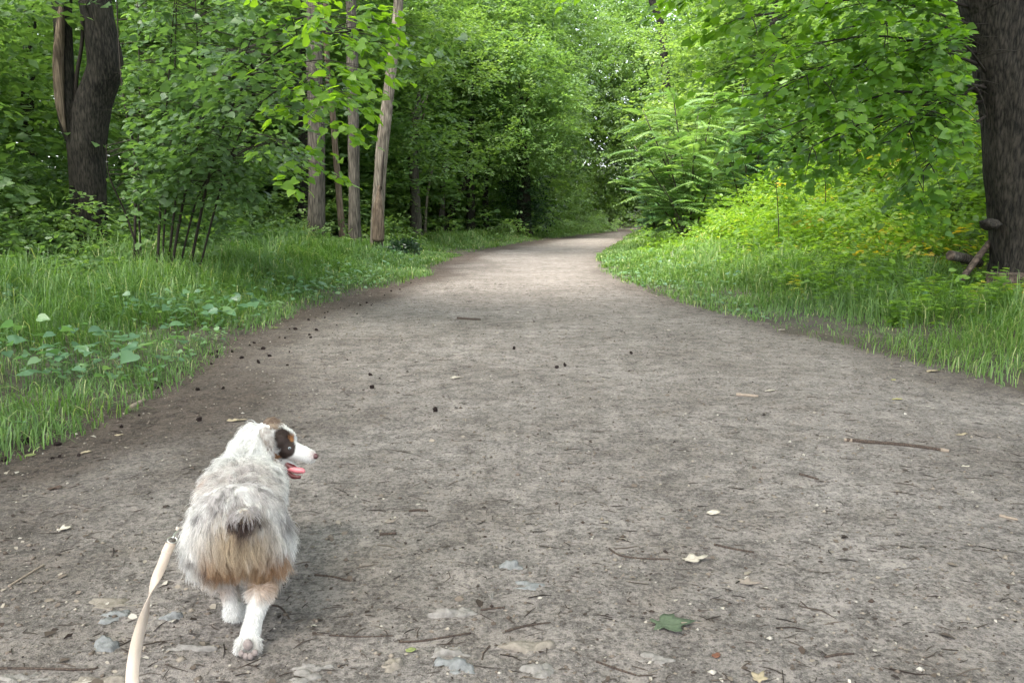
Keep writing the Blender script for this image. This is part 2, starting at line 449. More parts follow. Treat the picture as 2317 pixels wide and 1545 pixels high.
def clusters(C, R, ns, nl, L_, size, T, t0, tvar=0.12, flat=0.55, r=None, updir=0.9):
    """leafy clumps: ns sprays on the upper shell of each flattened clump C (N,3) radius R (N,)"""
    r = r or rng
    Nc = len(C)
    d = rand_dir(Nc * ns, r); d[:, 2] = d[:, 2] * 0.75 + 0.18
    d = nrm(d)
    rad = np.repeat(R, ns) * r.uniform(0.35, 1.0, Nc * ns)
    c = np.repeat(C, ns, 0) + d * rad[:, None] * np.array([1, 1, flat])
    D = nrm(d * np.array([1, 1, 0.25]) + r.normal(0, 0.25, d.shape))
    N = nrm(np.array([0, 0, updir]) + d * 0.45 + r.normal(0, 0.16, d.shape))
    pos, u, n = spray_frames(c, D, N, L_ * r.uniform(0.7, 1.3, Nc * ns), nl, r=r)
    tb = np.repeat(np.broadcast_to(np.asarray(t0, float), (Nc,)), ns * nl) + np.repeat(r.normal(0, tvar * 0.6, Nc * ns), nl) + r.normal(0, tvar * 0.7, Nc * ns * nl)
    sz = size * r.uniform(0.65, 1.25, len(pos))
    return leaves(pos, u, n, sz, T, np.clip(tb, 0.0, 0.94 if np.max(t0) < 0.95 else 1.0))

# ------------------------------------------------------------------ the woods behind: foliage that reads as one mass
def wood_clusters(side, n, y0, y1, o0, o1, z0, z1, zp=1.0, r=rng):
    y = y0 + (y1 - y0) * r.random(n)
    o = o0 + (o1 - o0) * r.random(n) ** 1.3
    x = xl(y) - o if side < 0 else xr(y) + o
    z = gz(x, y) + z0 + (z1 - z0) * r.random(n) ** zp
    return np.stack([x, y, z], -1)
def rr(a, b, n): return rng.uniform(a, b, n)
wb = MB()
def add_woods(C, R, ns, nl, L_, size, t0, T=KITE, **k):
    wb.add(*[x for x in clusters(C, R, ns, nl, L_, size, T, t0, **k)])
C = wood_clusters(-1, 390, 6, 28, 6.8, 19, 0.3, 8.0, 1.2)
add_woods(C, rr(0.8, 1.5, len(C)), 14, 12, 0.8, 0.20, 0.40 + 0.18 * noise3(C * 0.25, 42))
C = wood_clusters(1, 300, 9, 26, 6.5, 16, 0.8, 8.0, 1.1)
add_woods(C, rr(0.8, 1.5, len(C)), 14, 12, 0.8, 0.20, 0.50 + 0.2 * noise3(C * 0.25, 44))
# leafy faces of the wood towards the path, lighter tint standing in for light
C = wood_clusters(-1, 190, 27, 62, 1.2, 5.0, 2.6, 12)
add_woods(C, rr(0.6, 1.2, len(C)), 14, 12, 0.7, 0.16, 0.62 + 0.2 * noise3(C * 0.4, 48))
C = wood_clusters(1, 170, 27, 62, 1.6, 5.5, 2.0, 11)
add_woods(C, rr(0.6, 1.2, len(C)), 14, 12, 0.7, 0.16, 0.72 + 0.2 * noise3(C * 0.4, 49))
# boughs reaching over the path well ahead
n = 18
y = rr(50, 78, n); C = np.stack([xl(y) + rr(-3, 3.5, n), y, rr(8, 20, n)], -1)
add_woods(C, rr(0.9, 1.7, n), 14, 12, 0.9, 0.24, 0.5)
y = rr(50, 78, n); C = np.stack([xr(y) + rr(-2.5, 4, n), y, rr(7, 19, n)], -1)
add_woods(C, rr(0.9, 1.7, n), 14, 12, 0.9, 0.24, 0.5)
# unseen canopy, added overhead to shade the interior and the near path
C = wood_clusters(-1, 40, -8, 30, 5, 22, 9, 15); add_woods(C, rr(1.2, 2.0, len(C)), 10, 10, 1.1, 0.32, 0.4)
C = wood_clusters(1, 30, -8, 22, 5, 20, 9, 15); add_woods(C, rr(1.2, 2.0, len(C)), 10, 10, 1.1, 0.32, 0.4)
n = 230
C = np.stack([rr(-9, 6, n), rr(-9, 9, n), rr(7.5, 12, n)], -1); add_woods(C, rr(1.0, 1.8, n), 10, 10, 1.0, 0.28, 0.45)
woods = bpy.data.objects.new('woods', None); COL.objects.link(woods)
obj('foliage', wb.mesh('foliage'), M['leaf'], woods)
# thickets: leafy stands, the same few repeated deep into the wood
def thicket(seed, w, d, h, nc, size, t0):
    r = np.random.default_rng(seed)
    C = np.stack([r.uniform(-w / 2, w / 2, nc), r.uniform(-d / 2, d / 2, nc), 0.6 + (h - 0.6) * r.random(nc) ** 1.15], -1)
    b = MB(); b.add(*clusters(C, r.uniform(0.7, 1.7, nc), 14, 12, 0.9, size, KITE, t0 + 0.2 * noise3(C * 0.3 + seed, 47), r=r))
    me = b.mesh('thicket'); me.materials.append(M['leaf'])
    return me
THK = [thicket(200, 9, 6, 18, 170, 0.25, 0.46), thicket(201, 9, 6, 18, 170, 0.25, 0.56), thicket(202, 9, 6, 18, 150, 0.29, 0.42), thicket(203, 8, 6, 15, 150, 0.23, 0.64)]
def put_thicket(x, y, k, sc=1.0, szz=1.0):
    o = obj('thicket', THK[k % 4], None, woods, (x, y, float(gz(np.array([x]), np.array([y]))[0]) - 0.1))
    o.rotation_euler = (0, 0, rng.uniform(0, 6.28)); o.scale = (sc, sc, sc * szz)
for k, y in enumerate(np.arange(31, 88, 5.0)):
    put_thicket(float(xl(y)) - 8.2 + rng.uniform(-0.6, 0.6), y, k, 1.0, (0.30 * y + 2.0) / 18)
    put_thicket(float(xl(y)) - 15, y + 2, k + 1, 1.25, (0.30 * y + 2.0) / 22)
    put_thicket(float(xr(y)) + 8.2 + rng.uniform(-0.6, 0.6), y, k + 1 if k % 3 else 3, 1.0, (0.30 * y + 2.0) / 18)
    put_thicket(float(xr(y)) + 15, y + 2, k + 2, 1.25, (0.30 * y + 2.0) / 22)
for k, x in enumerate(np.arange(-24, 46, 6.5)):
    put_thicket(x, 93 + max(0, x - 10) * 0.55, k, 1.3, 1.15)
    put_thicket(x + 3, 106 + max(0, x - 10) * 0.55, k + 1, 1.5, 1.25)
for k, (x, y) in enumerate([(-24, 26), (-30, 33), (-36, 40), (-20, 20), (-26, 14), (-32, 22), (-42, 30), (-30, 46), (-38, 54), (-44, 66), (-32, 64), (-36, 80), (24, 22), (30, 30), (26, 38), (34, 44), (20, 15), (26, 13), (36, 20), (30, 54), (40, 60), (44, 40), (-52, 48), (50, 70)]):
    put_thicket(x, y, k, 1.5, (0.30 * y + 2.5) / 27)
tag(woods, 'dense green woodland foliage closing the view on both sides of the path', 'woods', kind='stuff')

# ------------------------------------------------------------------ trees with trunks of their own
def bark_disp(amp, ridges):
    def f(V, th, R):
        q = np.stack([np.cos(th) * ridges / 3, np.sin(th) * ridges / 3, V[..., 2] * 1.6], -1)
        rd = 1 - np.abs(noise3(q * 1.0, 51)) * 2
        lo = noise3(V * 1.3, 52)
        return amp * rd + 0.08 * R * lo
    return f
def crown_mesh(name, seed, rx, rz, nc, size, t0):
    r = np.random.default_rng(seed)
    d = rand_dir(nc, r)
    C = d * np.array([rx, rx, rz]) * r.uniform(0.35, 1.0, nc)[:, None] ** 0.6
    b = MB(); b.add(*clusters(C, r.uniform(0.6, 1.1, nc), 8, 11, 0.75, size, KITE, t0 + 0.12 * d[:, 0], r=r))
    return b.mesh(name)
CROWNS = [crown_mesh('crown', 61, 3.0, 2.6, 70, 0.20, 0.42), crown_mesh('crown', 62, 2.6, 3.2, 70, 0.18, 0.36), crown_mesh('crown', 63, 3.4, 2.2, 76, 0.22, 0.48)]
for c_ in CROWNS: c_.materials.append(M['leaf'])

def pxtrunk(base, up, Y, top=None, sink=0.12, flare=1.35):
    """base (px,width) , up [(px,py,width)...] at depth Y -> world points and radii, rooted in the ground"""
    s = SC(Y, 1.5)
    x0 = Q(base[0], Y, 0.3)[0]
    z0 = float(gz(np.array([x0]), np.array([Y]))[0])
    pts = [[x0, Y, z0 - sink], [x0, Y, z0 + 0.10], [x0 * 0.9 + 0.1 * P(up[0][0], up[0][1], Y)[0], Y, z0 + 0.45]]
    rad = [base[1] / 2 * s * flare, base[1] / 2 * s * (1 + (flare - 1) * 0.5), base[1] / 2 * s]
    for (px, py, w) in up:
        pts.append(P(px, py, Y)); rad.append(w / 2 * s)
    if top:
        d = np.array(pts[-1]) - np.array(pts[-2]); d = d / np.linalg.norm(d)
        d = nrm(d * 0.5 + np.array([0, 0, 1]) * 0.7)
        for k in range(1, 4):
            pts.append(np.array(pts[-1]) + d * top / 3); rad.append(rad[-1] * 0.78)
    return np.array(pts), np.array(rad)
def limbs(top_pts, r0, n, ln, r=rng, up=0.5):
    b = []
    for k in range(n):
        p = top_pts[min(len(top_pts) - 1, r.integers(0, len(top_pts)))]
        a = r.uniform(0, 6.28); l = ln * r.uniform(0.6, 1.1)
        d = np.array([math.cos(a), math.sin(a), up + r.uniform(-0.2, 0.3)])
        mid = p + d * l * 0.5 + np.array([0, 0, 0.15 * l]); e = p + d * l
        b.append(tube([p, mid, e], [r0 * 0.5, r0 * 0.3, r0 * 0.08], 6, 7))
    return b
def tree(name, label, base, up, Y, mat, n=14, amp=0.0, ridges=9, top=6.0, crown=0, cs=1.0, group=None, cat='tree', flare=1.35, m=None, lift=0.6):
    pts, rad = pxtrunk(base, up, Y, top, flare=flare)
    o = thing(name, label, cat, pts[1], group)
    org = np.array(pts[1])
    V, F = tube(pts - org, rad, n, m or len(pts) * 6, bark_disp(amp, ridges) if amp else None)
    tr = obj('trunk', mesh_np('trunk', V, F, smooth=True), mat, o)
    if crown is not None:
        T = pts[-1] - org
        for V, F in limbs([pts[-1] - org, pts[-2] - org, pts[-3] - org], rad[-1] * 1.2 + 0.03, 5, 2.6 * cs):
            obj('limb', mesh_np('limb', V, F, smooth=True), mat, o)
        c = obj('crown', CROWNS[crown % 3], None, o, T + np.array([0, 0, lift]))
        c.rotation_euler = (0, 0, rng.uniform(0, 6.28)); c.scale = (cs, cs, cs)
    return o, pts, rad

# big forked tree by the grass
Yf = 15.5
o, pts, rad = tree('forked_tree', 'thick dark forked tree with a bare tan stem, standing in tall grass', (208, 78), [(204, 520, 72), (200, 420, 74), (196, 340, 80), (203, 290, 76), (213, 235, 73), (232, 180, 69), (238, 140, 68), (226, 70, 66), (214, 0, 64)], Yf, M['bark_dark'],
                   n=40, amp=0.018, ridges=26, top=5.0, crown=0, cs=1.25, m=130)
org = np.array(o.location)
s = SC(Yf, 3)
sp = np.array([P(188, 330, Yf + 0.02), P(163, 285, Yf), P(150, 225, Yf - 0.05), P(146, 150, Yf), P(142, 70, Yf + 0.05), P(140, 0, Yf + 0.1), P(139, -90, Yf + 0.15)])
V, F = tube(sp - org, np.array([30, 25, 20, 18, 19, 21, 18]) * s, 20, 50, bark_disp(0.010, 14))
st = obj('broken_stem', mesh_np('broken_stem', V, F, smooth=True), M['bark_dark'], o)
sp2 = np.array([P(148, 300, Yf - 0.30), P(136, 240, Yf - 0.29), P(132, 150, Yf - 0.24), P(134, 95, Yf - 0.22), P(137, 40, Yf - 0.19), P(139, 0, Yf - 0.17)])
V, F = tube(sp2 - org, np.array([2, 9, 11, 10, 8, 2.5]) * s, 12, 34, bark_disp(0.006, 8))
tag(obj('bare_wood', mesh_np('bare_wood', V, F, smooth=True), M['bare_wood'], st), 'tan strip of wood where the bark has come off')
V, F = tube(np.array([P(176, 290, Yf), P(172, 190, Yf - 0.1), P(186, 90, Yf - 0.1), P(183, 0, Yf - .1)]) - org, np.array([4, 4.5, 4, 3]) * s, 8, 24)
obj('vine', mesh_np('vine', V, F, smooth=True), M['twig_bark'], o)

# the group of slender trunks by the verge
tree('straight_tree', 'thick grey straight trunk, leftmost and widest of the slender trunks beside the grass verge', (716, 42), [(716, 480, 38), (717, 400, 37), (716, 300, 36), (712, 200, 35), (712, 120, 34), (710, 0, 32)], 24.5, M['bark_grey'], n=20, amp=0.006, ridges=14, crown=1, cs=1.3)
tree('thin_tree', 'thin brown crooked trunk between the wide grey trunk and the straight ridged one', (776, 17), [(770, 480, 15), (764, 400, 14), (758, 330, 13), (752, 250, 13), (742, 170, 12), (738, 90, 12), (736, 0, 11)], 25.3, M['bare_wood'], n=12, crown=1, cs=0.9)
tree('ridged_tree', 'straight ridged grey trunk next to the leaning pale tree', (804, 30), [(802, 490, 26), (801, 400, 25), (800, 300, 24), (798, 200, 24), (797, 120, 24), (794, 0, 22)], 24.8, M['bark_grey'], n=18, amp=0.010, ridges=16, crown=2, cs=1.1)
o, pts, rad = tree('leaning_tree', 'pale trunk leaning towards the path with peeling bark at its foot', (853, 31), [(854, 500, 29), (858, 430, 29), (863, 360, 28), (872, 270, 26), (883, 180, 24), (893, 90, 22), (902, 0, 20)], 23.2, M['bark_pale'], n=20, amp=0.006, ridges=12, crown=0, cs=1.2)
org = np.array(o.location)
V, F = tube(np.array([P(855, 545, 23.0), P(856, 480, 22.98), P(858, 420, 22.98)]) - org, np.array([13, 11, 2]) * SC(23), 12, 22, bark_disp(0.03, 8))
tag(obj('peeling_bark', mesh_np('peeling_bark', V, F, smooth=True), M['bare_wood'], o), 'flaking reddish bark at the foot of the trunk')
V, F = tube(np.array([P(863, 430, 23.0), P(866, 380, 22.99), P(868, 340, 22.99)]) - org, np.array([1, 2.2, 0.8]) * SC(23), 6, 12)
obj('crack', mesh_np('crack', V, F, smooth=True), M['twig_bark'], o)
tree('shaded_tree', 'dark trunk half hidden directly behind the widest grey trunk', (682, 34), [(684, 480, 32), (688, 380, 30), (690, 280, 28), (692, 150, 27), (693, 0, 25)], 29.0, M['bark_dark'], n=14, crown=1, cs=1.2)
# snag and the dark trunks further along the verge
o, pts, rad = tree('dead_snag', 'dead snag with a jagged broken top beyond the leaning pale tree', (941, 27), [(940, 470, 24), (937, 410, 22), (934, 350, 22), (936, 310, 24), (944, 265, 18), (947, 225, 9), (948, 198, 2)], 36, M['bark_grey'], n=16, amp=0.02, ridges=8, top=None, crown=None)
org = np.array(o.location)
for k, (a, b_, w0, w1) in enumerate([((935, 345), (925, 300), 8, 2), ((940, 320), (968, 212), 5, 2), ((925, 268), (968, 215), 4, 3), ((945, 345), (962, 330), 5, 3), ((938, 330), (930, 245), 9, 2)]):
    V, F = tube(np.array([P(*a, 35.8), P((a[0] + b_[0]) / 2 + 3, (a[1] + b_[1]) / 2, 35.6), P(*b_, 35.7)]) - org, np.array([w0, (w0 + w1) / 2, w1]) / 2 * SC(36), 7, 8)
    obj('splinter', mesh_np('splinter', V, F, smooth=True), M['dead_wood'] if k != 2 else M['bark_pale'], o)
tree('dark_tree', 'dark upright trunk with a fallen limb propped against it', (1066, 21), [(1065, 440, 19), (1063, 360, 17), (1066, 290, 14)], 44, M['bark_dark'], n=12, crown=1, cs=0.8, top=2.0, lift=0.8)
tree('slanted_tree', 'dark slanting limb propped against an upright dark trunk by the verge', (1006, 20), [(1020, 480, 18), (1045, 430, 16), (1060, 395, 12)], 43.4, M['bark_dark'], n=10, top=None, crown=None, cat='fallen limb')
tree('stub_tree', 'short grey broken stub between the dead snag and the slanting limb', (999, 15), [(1001, 440, 13), (1005, 390, 14), (1009, 358, 12), (1011, 345, 5)], 42, M['bark_grey'], n=10, top=None, crown=None, amp=0.02, ridges=6)
tree('pale_pole_tree', 'thin pale bent pole leaning beside the dead snag', (962, 7), [(966, 450, 6), (974, 400, 5), (980, 378, 4)], 38, M['bark_pale'], n=8, top=None, crown=None)
tree('verge_tree', 'slim dark trunk nearest the ivy-clad tree by the path bend', (1100, 15), [(1098, 440, 13), (1102, 370, 12), (1107, 300, 11)], 46, M['bark_dark'], n=10, crown=0, cs=0.8, top=2.0, lift=0.8)
# ivy-clad dark tree at the bend
o, pts, rad = tree('ivy_clad_tree', 'dark tree wrapped in ivy where the path narrows', (1186, 36), [(1185, 460, 32), (1184, 390, 30), (1180, 300, 24)], 45, M['bark_dark'], n=14, crown=2, cs=1.0, top=2.0, lift=0.8)
org = np.array(o.location)
b = MB()
n = 90
C = np.stack([rng.normal(0, 0.75, n), rng.normal(0, 0.6, n), rng.uniform(0.2, 3.4, n)], -1)
b.add(*clusters(C, rr(0.3, 0.6, n), 8, 10, 0.4, 0.13, KITE, 0.4))
obj('ivy', b.mesh('ivy'), M['dark_leaf'], o)
b = MB(); n = 130
C = np.stack([rng.normal(0.0, 1.5, n), rng.normal(-0.9, 0.8, n), rng.uniform(3.2, 8.0, n)], -1)
b.add(*clusters(C, rr(0.5, 0.9, n), 9, 11, 0.6, 0.16, KITE, 0.62))
obj('lower_boughs', b.mesh('lower_boughs'), M['pale'], o)
# slender trees ahead and on the right
tree('bent_tree', 'tall thin dark trunk bending above the far end of the path', (1530, 24), [(1520, 380, 22), (1512, 250, 20), (1503, 130, 18), (1497, 60, 16), (1475, 0, 15)], 47, M['bark_dark'], n=10, crown=2, cs=1.6)
for k, (px, w, Yt, lab) in enumerate([(1745, 24, 31, 'dark trunk behind the yellowing undergrowth, under the hanging boughs'),
                                       (560, 26, 31, 'dim trunk deep in the woods behind the multi-stemmed shrub'), (455, 20, 27, 'slim trunk in shade behind the fan of dark stems'),
                                       (62, 34, 23, 'dim trunk in the undergrowth beyond the thick forked tree')]):
    tree('background_tree', lab, (px, w), [(px + 3, 420, w * 0.9), (px - 2, 300, w * 0.82), (px + 4, 150, w * 0.75), (px + 6, 0, w * 0.7)], Yt, M['bark_dark'], n=10, crown=k, cs=1.3)

# the big trunk at the right edge
Yb = 11.2
o_big, pts_big, rad_big = tree('big_tree', 'massive dark trunk at the right edge of the photo, on a squared timber', (2318, 140), [(2316, 600, 132), (2313, 520, 128), (2305, 420, 126), (2296, 320, 124), (2286, 220, 126), (2274, 120, 128), (2260, 20, 132), (2250, -60, 134)], Yb, M['bark_dark'],
     n=64, amp=0.020, ridges=34, top=7.0, crown=2, cs=1.5, m=170, lift=1.0)
org = np.array(o_big.location)
# burl on its flank
bm = bmesh.new(); bmesh.ops.create_icosphere(bm, subdivisions=4, radius=1)
for v in bm.verts:
    c = np.array(v.co); k = 1 + 0.16 * float(fbm(c[None] * 2.1, 71)[0])
    v.co = Vector(c * k * np.array([0.13, 0.13, 0.085]))
me = bpy.data.meshes.new('burl'); bm.to_mesh(me); bm.free()
for p_ in me.polygons: p_.use_smooth = True
obj('burl', me, M['bark_dark'], o_big, P(2240, 508, Yb - 0.15) - org)

# ------------------------------------------------------------------ drooping linden boughs of the big tree
def bough(b, p0, p1, sag, r0, nside, sprays, r=rng, side_len=0.9):
    """one bough tube from p0 to p1 plus side twigs; appends spray starts (C,D) along them"""
    p0, p1 = np.array(p0, float), np.array(p1, float)
    ln = np.linalg.norm(p1 - p0)
    mid = (p0 + p1) / 2 + np.array([0, 0, sag * ln])
    C = catmull([p0, mid, p1], 14)
    b.add(*tube([p0, mid, p1], [r0, r0 * 0.6, r0 * 0.18], 6, 12))
    d = nrm(p1 - p0); hz = nrm(np.cross(d, [0, 0, 1]))
    sprays.append((C[-2], d))
    for k in range(nside):
        q = C[int(r.integers(3, 14)) if nside > 3 else int(4 + 9 * k / max(nside, 1))]
        sd = 1 if k % 2 else -1
        dd = nrm(d * 0.7 + hz * sd * r.uniform(0.4, 1.0) + np.array([0, 0, r.uniform(-0.45, 0.1)]))
        l = side_len * r.uniform(0.5, 1.1)
        e = q + dd * l - np.array([0, 0, 0.12 * l])
        b.add(*tube([q, (q + e) / 2 + [0, 0, 0.04], e], [r0 * 0.35, r0 * 0.25, r0 * 0.1], 5, 6))
        sprays.append((q + (e - q) * 0.25, dd)); sprays.append((q + (e - q) * 0.65, dd))
def leaf_sprays(sp, ln, nl, size, T, t0, tv=0.16, droop=0.28, r=rng):
    C = np.array([s_[0] for s_ in sp]); D = np.array([s_[1] for s_ in sp])
    N = nrm(np.array([0, 0, 1.0]) + r.normal(0, 0.28, C.shape))
    pos, u, n = spray_frames(C, D, N, ln * r.uniform(0.7, 1.3, len(C)), nl, wide=0.4, droop=droop, tilt=0.45, r=r)
    t = t0 + np.repeat(r.normal(0, tv * 0.6, len(C)), nl) + r.normal(0, tv * 0.7, len(pos))
    return pos, u, n, size * r.uniform(0.6, 1.2, len(pos)), np.clip(t, 0, 1)
bb, sp = MB(), []
ends = [((2225, 215), (1960, 160), 9.6), ((2215, 235), (1840, 265), 9.2), ((2235, 190), (2020, 330), 9.8), ((2225, 150), (1760, 110), 9.0), ((2205, 60), (1700, 40), 8.8), ((2200, 20), (1620, -10), 8.6),
        ((2225, 205), (1900, 340), 10.2), ((2215, 120), (1860, 180), 9.8), ((2210, 100), (1960, 60), 9.4), ((2235, 260), (2060, 420), 10.4), ((2205, 0), (1800, -20), 9.2), ((2190, -40), (1580, -60), 9.0),
        ((2230, 230), (1800, 350), 9.9), ((2220, 90), (1740, 210), 9.5), ((2200, -60), (1450, -110), 9.5), ((2215, -20), (1950, -30), 8.9), ((2235, 170), (2110, 90), 9.2), ((2235, 200), (2090, 250), 9.3)]
for (a, e, Ye) in ends:
    bough(bb, P(*a, Yb), P(*e, Ye), 0.06, 0.022, 13, sp, side_len=0.85)
obj('boughs', bb.mesh('boughs', True, org), M['twig_bark'], o_big)
pos, u, n, sz, t = leaf_sprays(sp, 0.55, 11, 0.115, HEART, 0.55)
pxs = W0 / 2 + FPX * pos[:, 0] / (pos[:, 1] * CP + (CAM_H - pos[:, 2]) * SP)
kp = pxs < 2195
pos, u, n, sz, t = pos[kp], u[kp], n[kp], sz[kp], t[kp]
NB = 220
# the leaves that hang nearest the path side are pieces of their own
key = pos[:, 1] + 0.3 * np.abs(pos[:, 0] - 4.0) + rng.uniform(0, 0.8, len(pos))
order = np.argsort(key)
single, rest = order[:NB], order[NB:]
b = MB(); b.add(*leaves(pos[rest] - org, u[rest], n[rest], sz[rest], HEART, t[rest]))
bo = obj('foliage', b.mesh('foliage'), M['linden'], o_big)
LEAF_ONE = []
for tt in (0.45, 0.62, 0.78, 0.95):
    b = MB(); b.add(HEART[0], HEART[1], tt)
    me = b.mesh('leaf'); me.materials.append(M['linden']); LEAF_ONE.append(me)
def single_leaves(idx, pos, u, n, sz, t, parent, org):
    for k in idx:
        uu = nrm(u[k]); vv = nrm(np.cross(n[k], uu)); nn = np.cross(uu, vv)
        mt = Matrix(((uu[0] * sz[k], vv[0] * sz[k], nn[0] * sz[k], pos[k][0] - org[0]), (uu[1] * sz[k], vv[1] * sz[k], nn[1] * sz[k], pos[k][1] - org[1]),
                     (uu[2] * sz[k], vv[2] * sz[k], nn[2] * sz[k], pos[k][2] - org[2]), (0, 0, 0, 1)))
        lo = bpy.data.objects.new('leaf', LEAF_ONE[min(3, max(0, int(t[k] * 4)))])
        COL.objects.link(lo); lo.parent = parent; lo.matrix_local = mt
single_leaves(single, pos, u, n, sz, t, bo, org)

# ------------------------------------------------------------------ multi-stemmed linden shrub with arching boughs
Ys = 13.2
base = np.array([Q(385, Ys, 0.3)[0], Ys, 0.0]); base[2] = float(gz(base[:1], base[1:2])[0])
o_s = thing('stemmed_shrub', 'multi-stemmed shrub fanning out in dark thin stems beside the forked tree, bright heart-shaped leaves', 'shrub', base)
stems = [[(300, 600, 13.1), (306, 470, 13.1), (302, 330, 13.1), (282, 240, 13.1), (270, 120, 13.1), (262, -40, 13)], [(318, 600, 13.4), (312, 400, 13.4), (316, 200, 13.3), (310, 0, 13.2)],
         [(352, 605, 13.0), (362, 480, 13.0), (372, 340, 13.0), (380, 200, 12.8), (395, 0, 12.5)], [(362, 605, 13.4), (378, 420, 13.3), (392, 250, 13.2), (398, 60, 13.1), (400, -60, 13)],
         [(380, 600, 13.0), (412, 470, 12.9), (445, 340, 12.6), (470, 240, 12.2), (540, 150, 11.6), (580, 60, 11)], [(375, 600, 13.6), (398, 450, 13.6), (425, 300, 13.4), (446, 150, 13.2), (442, 0, 12.8)],
         [(395, 595, 13.2), (450, 440, 12.8), (510, 370, 12.3), (565, 335, 11.8)], [(330, 600, 12.9), (290, 500, 12.8), (248, 400, 12.6), (240, 330, 12.5)],
         [(420, 600, 13.0), (468, 420, 12.5), (505, 290, 11.8), (570, 170, 10.6), (680, 90, 9.6), (800, 70, 9.0)], [(440, 600, 12.9), (498, 430, 12.4), (545, 300, 11.5), (620, 210, 10.4), (720, 200, 9.6)]]
sp, bb = [], MB()
for k, st in enumerate(stems):
    p_ = np.array([P(*q) for q in st]); p_[0, 2] = base[2] - 0.05
    V, F = tube(p_ - base, np.linspace(0.025 if k in (0, 2, 4, 5, 8) else 0.018, 0.006, len(p_)), 8, len(p_) * 5, bark_disp(0.003, 5))
    obj('stem', mesh_np('stem', V, F, smooth=True), M['twig_bark'], o_s)
    Cc = catmull(p_, 30)
    for q in range(7, 30):
        for rep in range(2):
            a = rng.uniform(0, 6.28)
            d = nrm(np.array([math.cos(a), math.sin(a) * 0.8 - 0.25, rng.uniform(-0.1, 0.25)]))
            qx = W0 / 2 + FPX * (Cc[q] + d * 0.7)[0] / ((Cc[q] + d * 0.7)[1] * CP)
            if rng.random() < 0.34 + 0.32 * sstep(1.0, 2.4, Cc[q, 2]) and qx > 285:
                bough(bb, Cc[q], Cc[q] + d * rng.uniform(0.5, 1.2), 0.05, 0.008, 2, sp, side_len=0.5)
# the long bright bough ends above the verge, nearest the path
sp_n = []
for (a, e, Ya, Ye) in [((640, 150), (850, 165), 10, 8.6), ((680, 90), (830, 95), 9.6, 8.6), ((620, 70), (780, 40), 10, 8.6), ((700, 200), (800, 225), 9.8, 8.8), ((690, 60), (800, 20), 9.6, 8.6), ((600, 240), (740, 290), 10.4, 8.9), ((560, 170), (700, 190), 10.6, 9.2), ((560, 300), (690, 370), 11, 9.4), ((540, 60), (690, -20), 11, 9)]:
    bough(bb, P(*a, Ya), P(*e, Ye), 0.05, 0.010, 7, sp_n, side_len=0.45)
obj('branches', bb.mesh('branches', True, base), M['twig_bark'], o_s)
pos, u, n, sz, t = leaf_sprays(sp, 0.55, 9, 0.110, HEART, 0.24)
pxs = W0 / 2 + FPX * pos[:, 0] / (pos[:, 1] * CP + (CAM_H - pos[:, 2]) * SP)
kp = (pxs > 283) & (rng.random(len(pos)) < 0.74 - 0.5 * sstep(600, 720, pxs))
pos, u, n, sz, t = pos[kp], u[kp], n[kp], sz[kp], t[kp]
b = MB(); b.add(*leaves(pos - base, u, n, sz, HEART, t))
fo = obj('foliage', b.mesh('foliage'), M['leaf'], o_s)
pos, u, n, sz, t = leaf_sprays(sp_n, 0.45, 5, 0.125, HEART, 0.78, droop=0.12)
idx = rng.permutation(len(pos))
single_leaves(idx[:280], pos, u, n, sz, t, fo, base)
if len(idx) > 280:
    rest = idx[280:]
    b = MB(); b.add(*leaves(pos[rest] - base, u[rest], n[rest], sz[rest], HEART, t[rest]))
    obj('foliage', b.mesh('foliage'), M['linden'], o_s)

# ------------------------------------------------------------------ feathery shrub with pinnate leaves (right of the far path)
def pinnate(b, p0, d, ln, nl, size, t, r=rng):
    d = nrm(np.asarray(d)); hz = nrm(np.cross(d, [0, 0, 1])); up = np.cross(hz, d)
    tt = np.linspace(0.12, 1, nl)
    mid = p0 + np.outer(tt * ln, d) + np.outer(-0.22 * ln * tt ** 2, [0, 0, 1])
    P_, U_, N2 = [], [], []
    for s_ in (-1, 1):
        P_.append(mid); U_.append(np.repeat((hz * s_ * 0.9 + d * 0.35 - np.array([0, 0, 0.25]))[None], nl, 0)); N2.append(np.repeat((up + r.normal(0, 0.15, 3))[None], nl, 0))
    P_, U_, N2 = np.concatenate(P_), np.concatenate(U_), np.concatenate(N2) + r.normal(0, 0.15, (2 * nl, 3))
    b.add(*leaves(P_, U_, N2, size * r.uniform(0.8, 1.1, 2 * nl), LANCE, np.clip(t + r.normal(0, 0.06, 2 * nl), 0, 0.92)))
    b.add(*tube([p0, p0 + d * ln * 0.5 - [0, 0, 0.05 * ln], mid[-1]], [0.008, 0.006, 0.003], 4, 5), 0.3)
def feathery(name, label, px, Yq, tops, h, nfr, fl, seed, t0, mat):
    r = np.random.default_rng(seed)
    x0 = Q(px, Yq, 0.3)[0]; bs = np.array([x0, Yq, float(gz(np.array([x0]), np.array([Yq]))[0])])
    o = thing(name, label, 'shrub', bs)
    b = MB()
    for (tx, ty, Yt) in tops:
        e = P(tx, ty, Yt)
        p_ = np.array([bs - [0, 0, 0.1], bs * 0.6 + e * 0.4 + [0, 0, 0.1 * (e[2] - bs[2])], e])
        V, F = tube(p_ - bs, [0.045, 0.03, 0.012], 7, 14)
        obj('stem', mesh_np('stem', V, F, smooth=True), M['bark_grey'], o)
        Cc = catmull(p_, 30)
        for k in range(nfr):
            q = Cc[int(9 + 20 * r.random() ** 0.7)]
            a = r.uniform(0, 6.28)
            d = np.array([math.cos(a), math.sin(a), r.uniform(-0.15, 0.8)])
            pinnate(b, q - bs, d, fl * r.uniform(0.7, 1.15), 12, 0.21, t0 + r.normal(0, 0.18), r)
    obj('fronds', b.mesh('fronds'), mat, o)
    return o
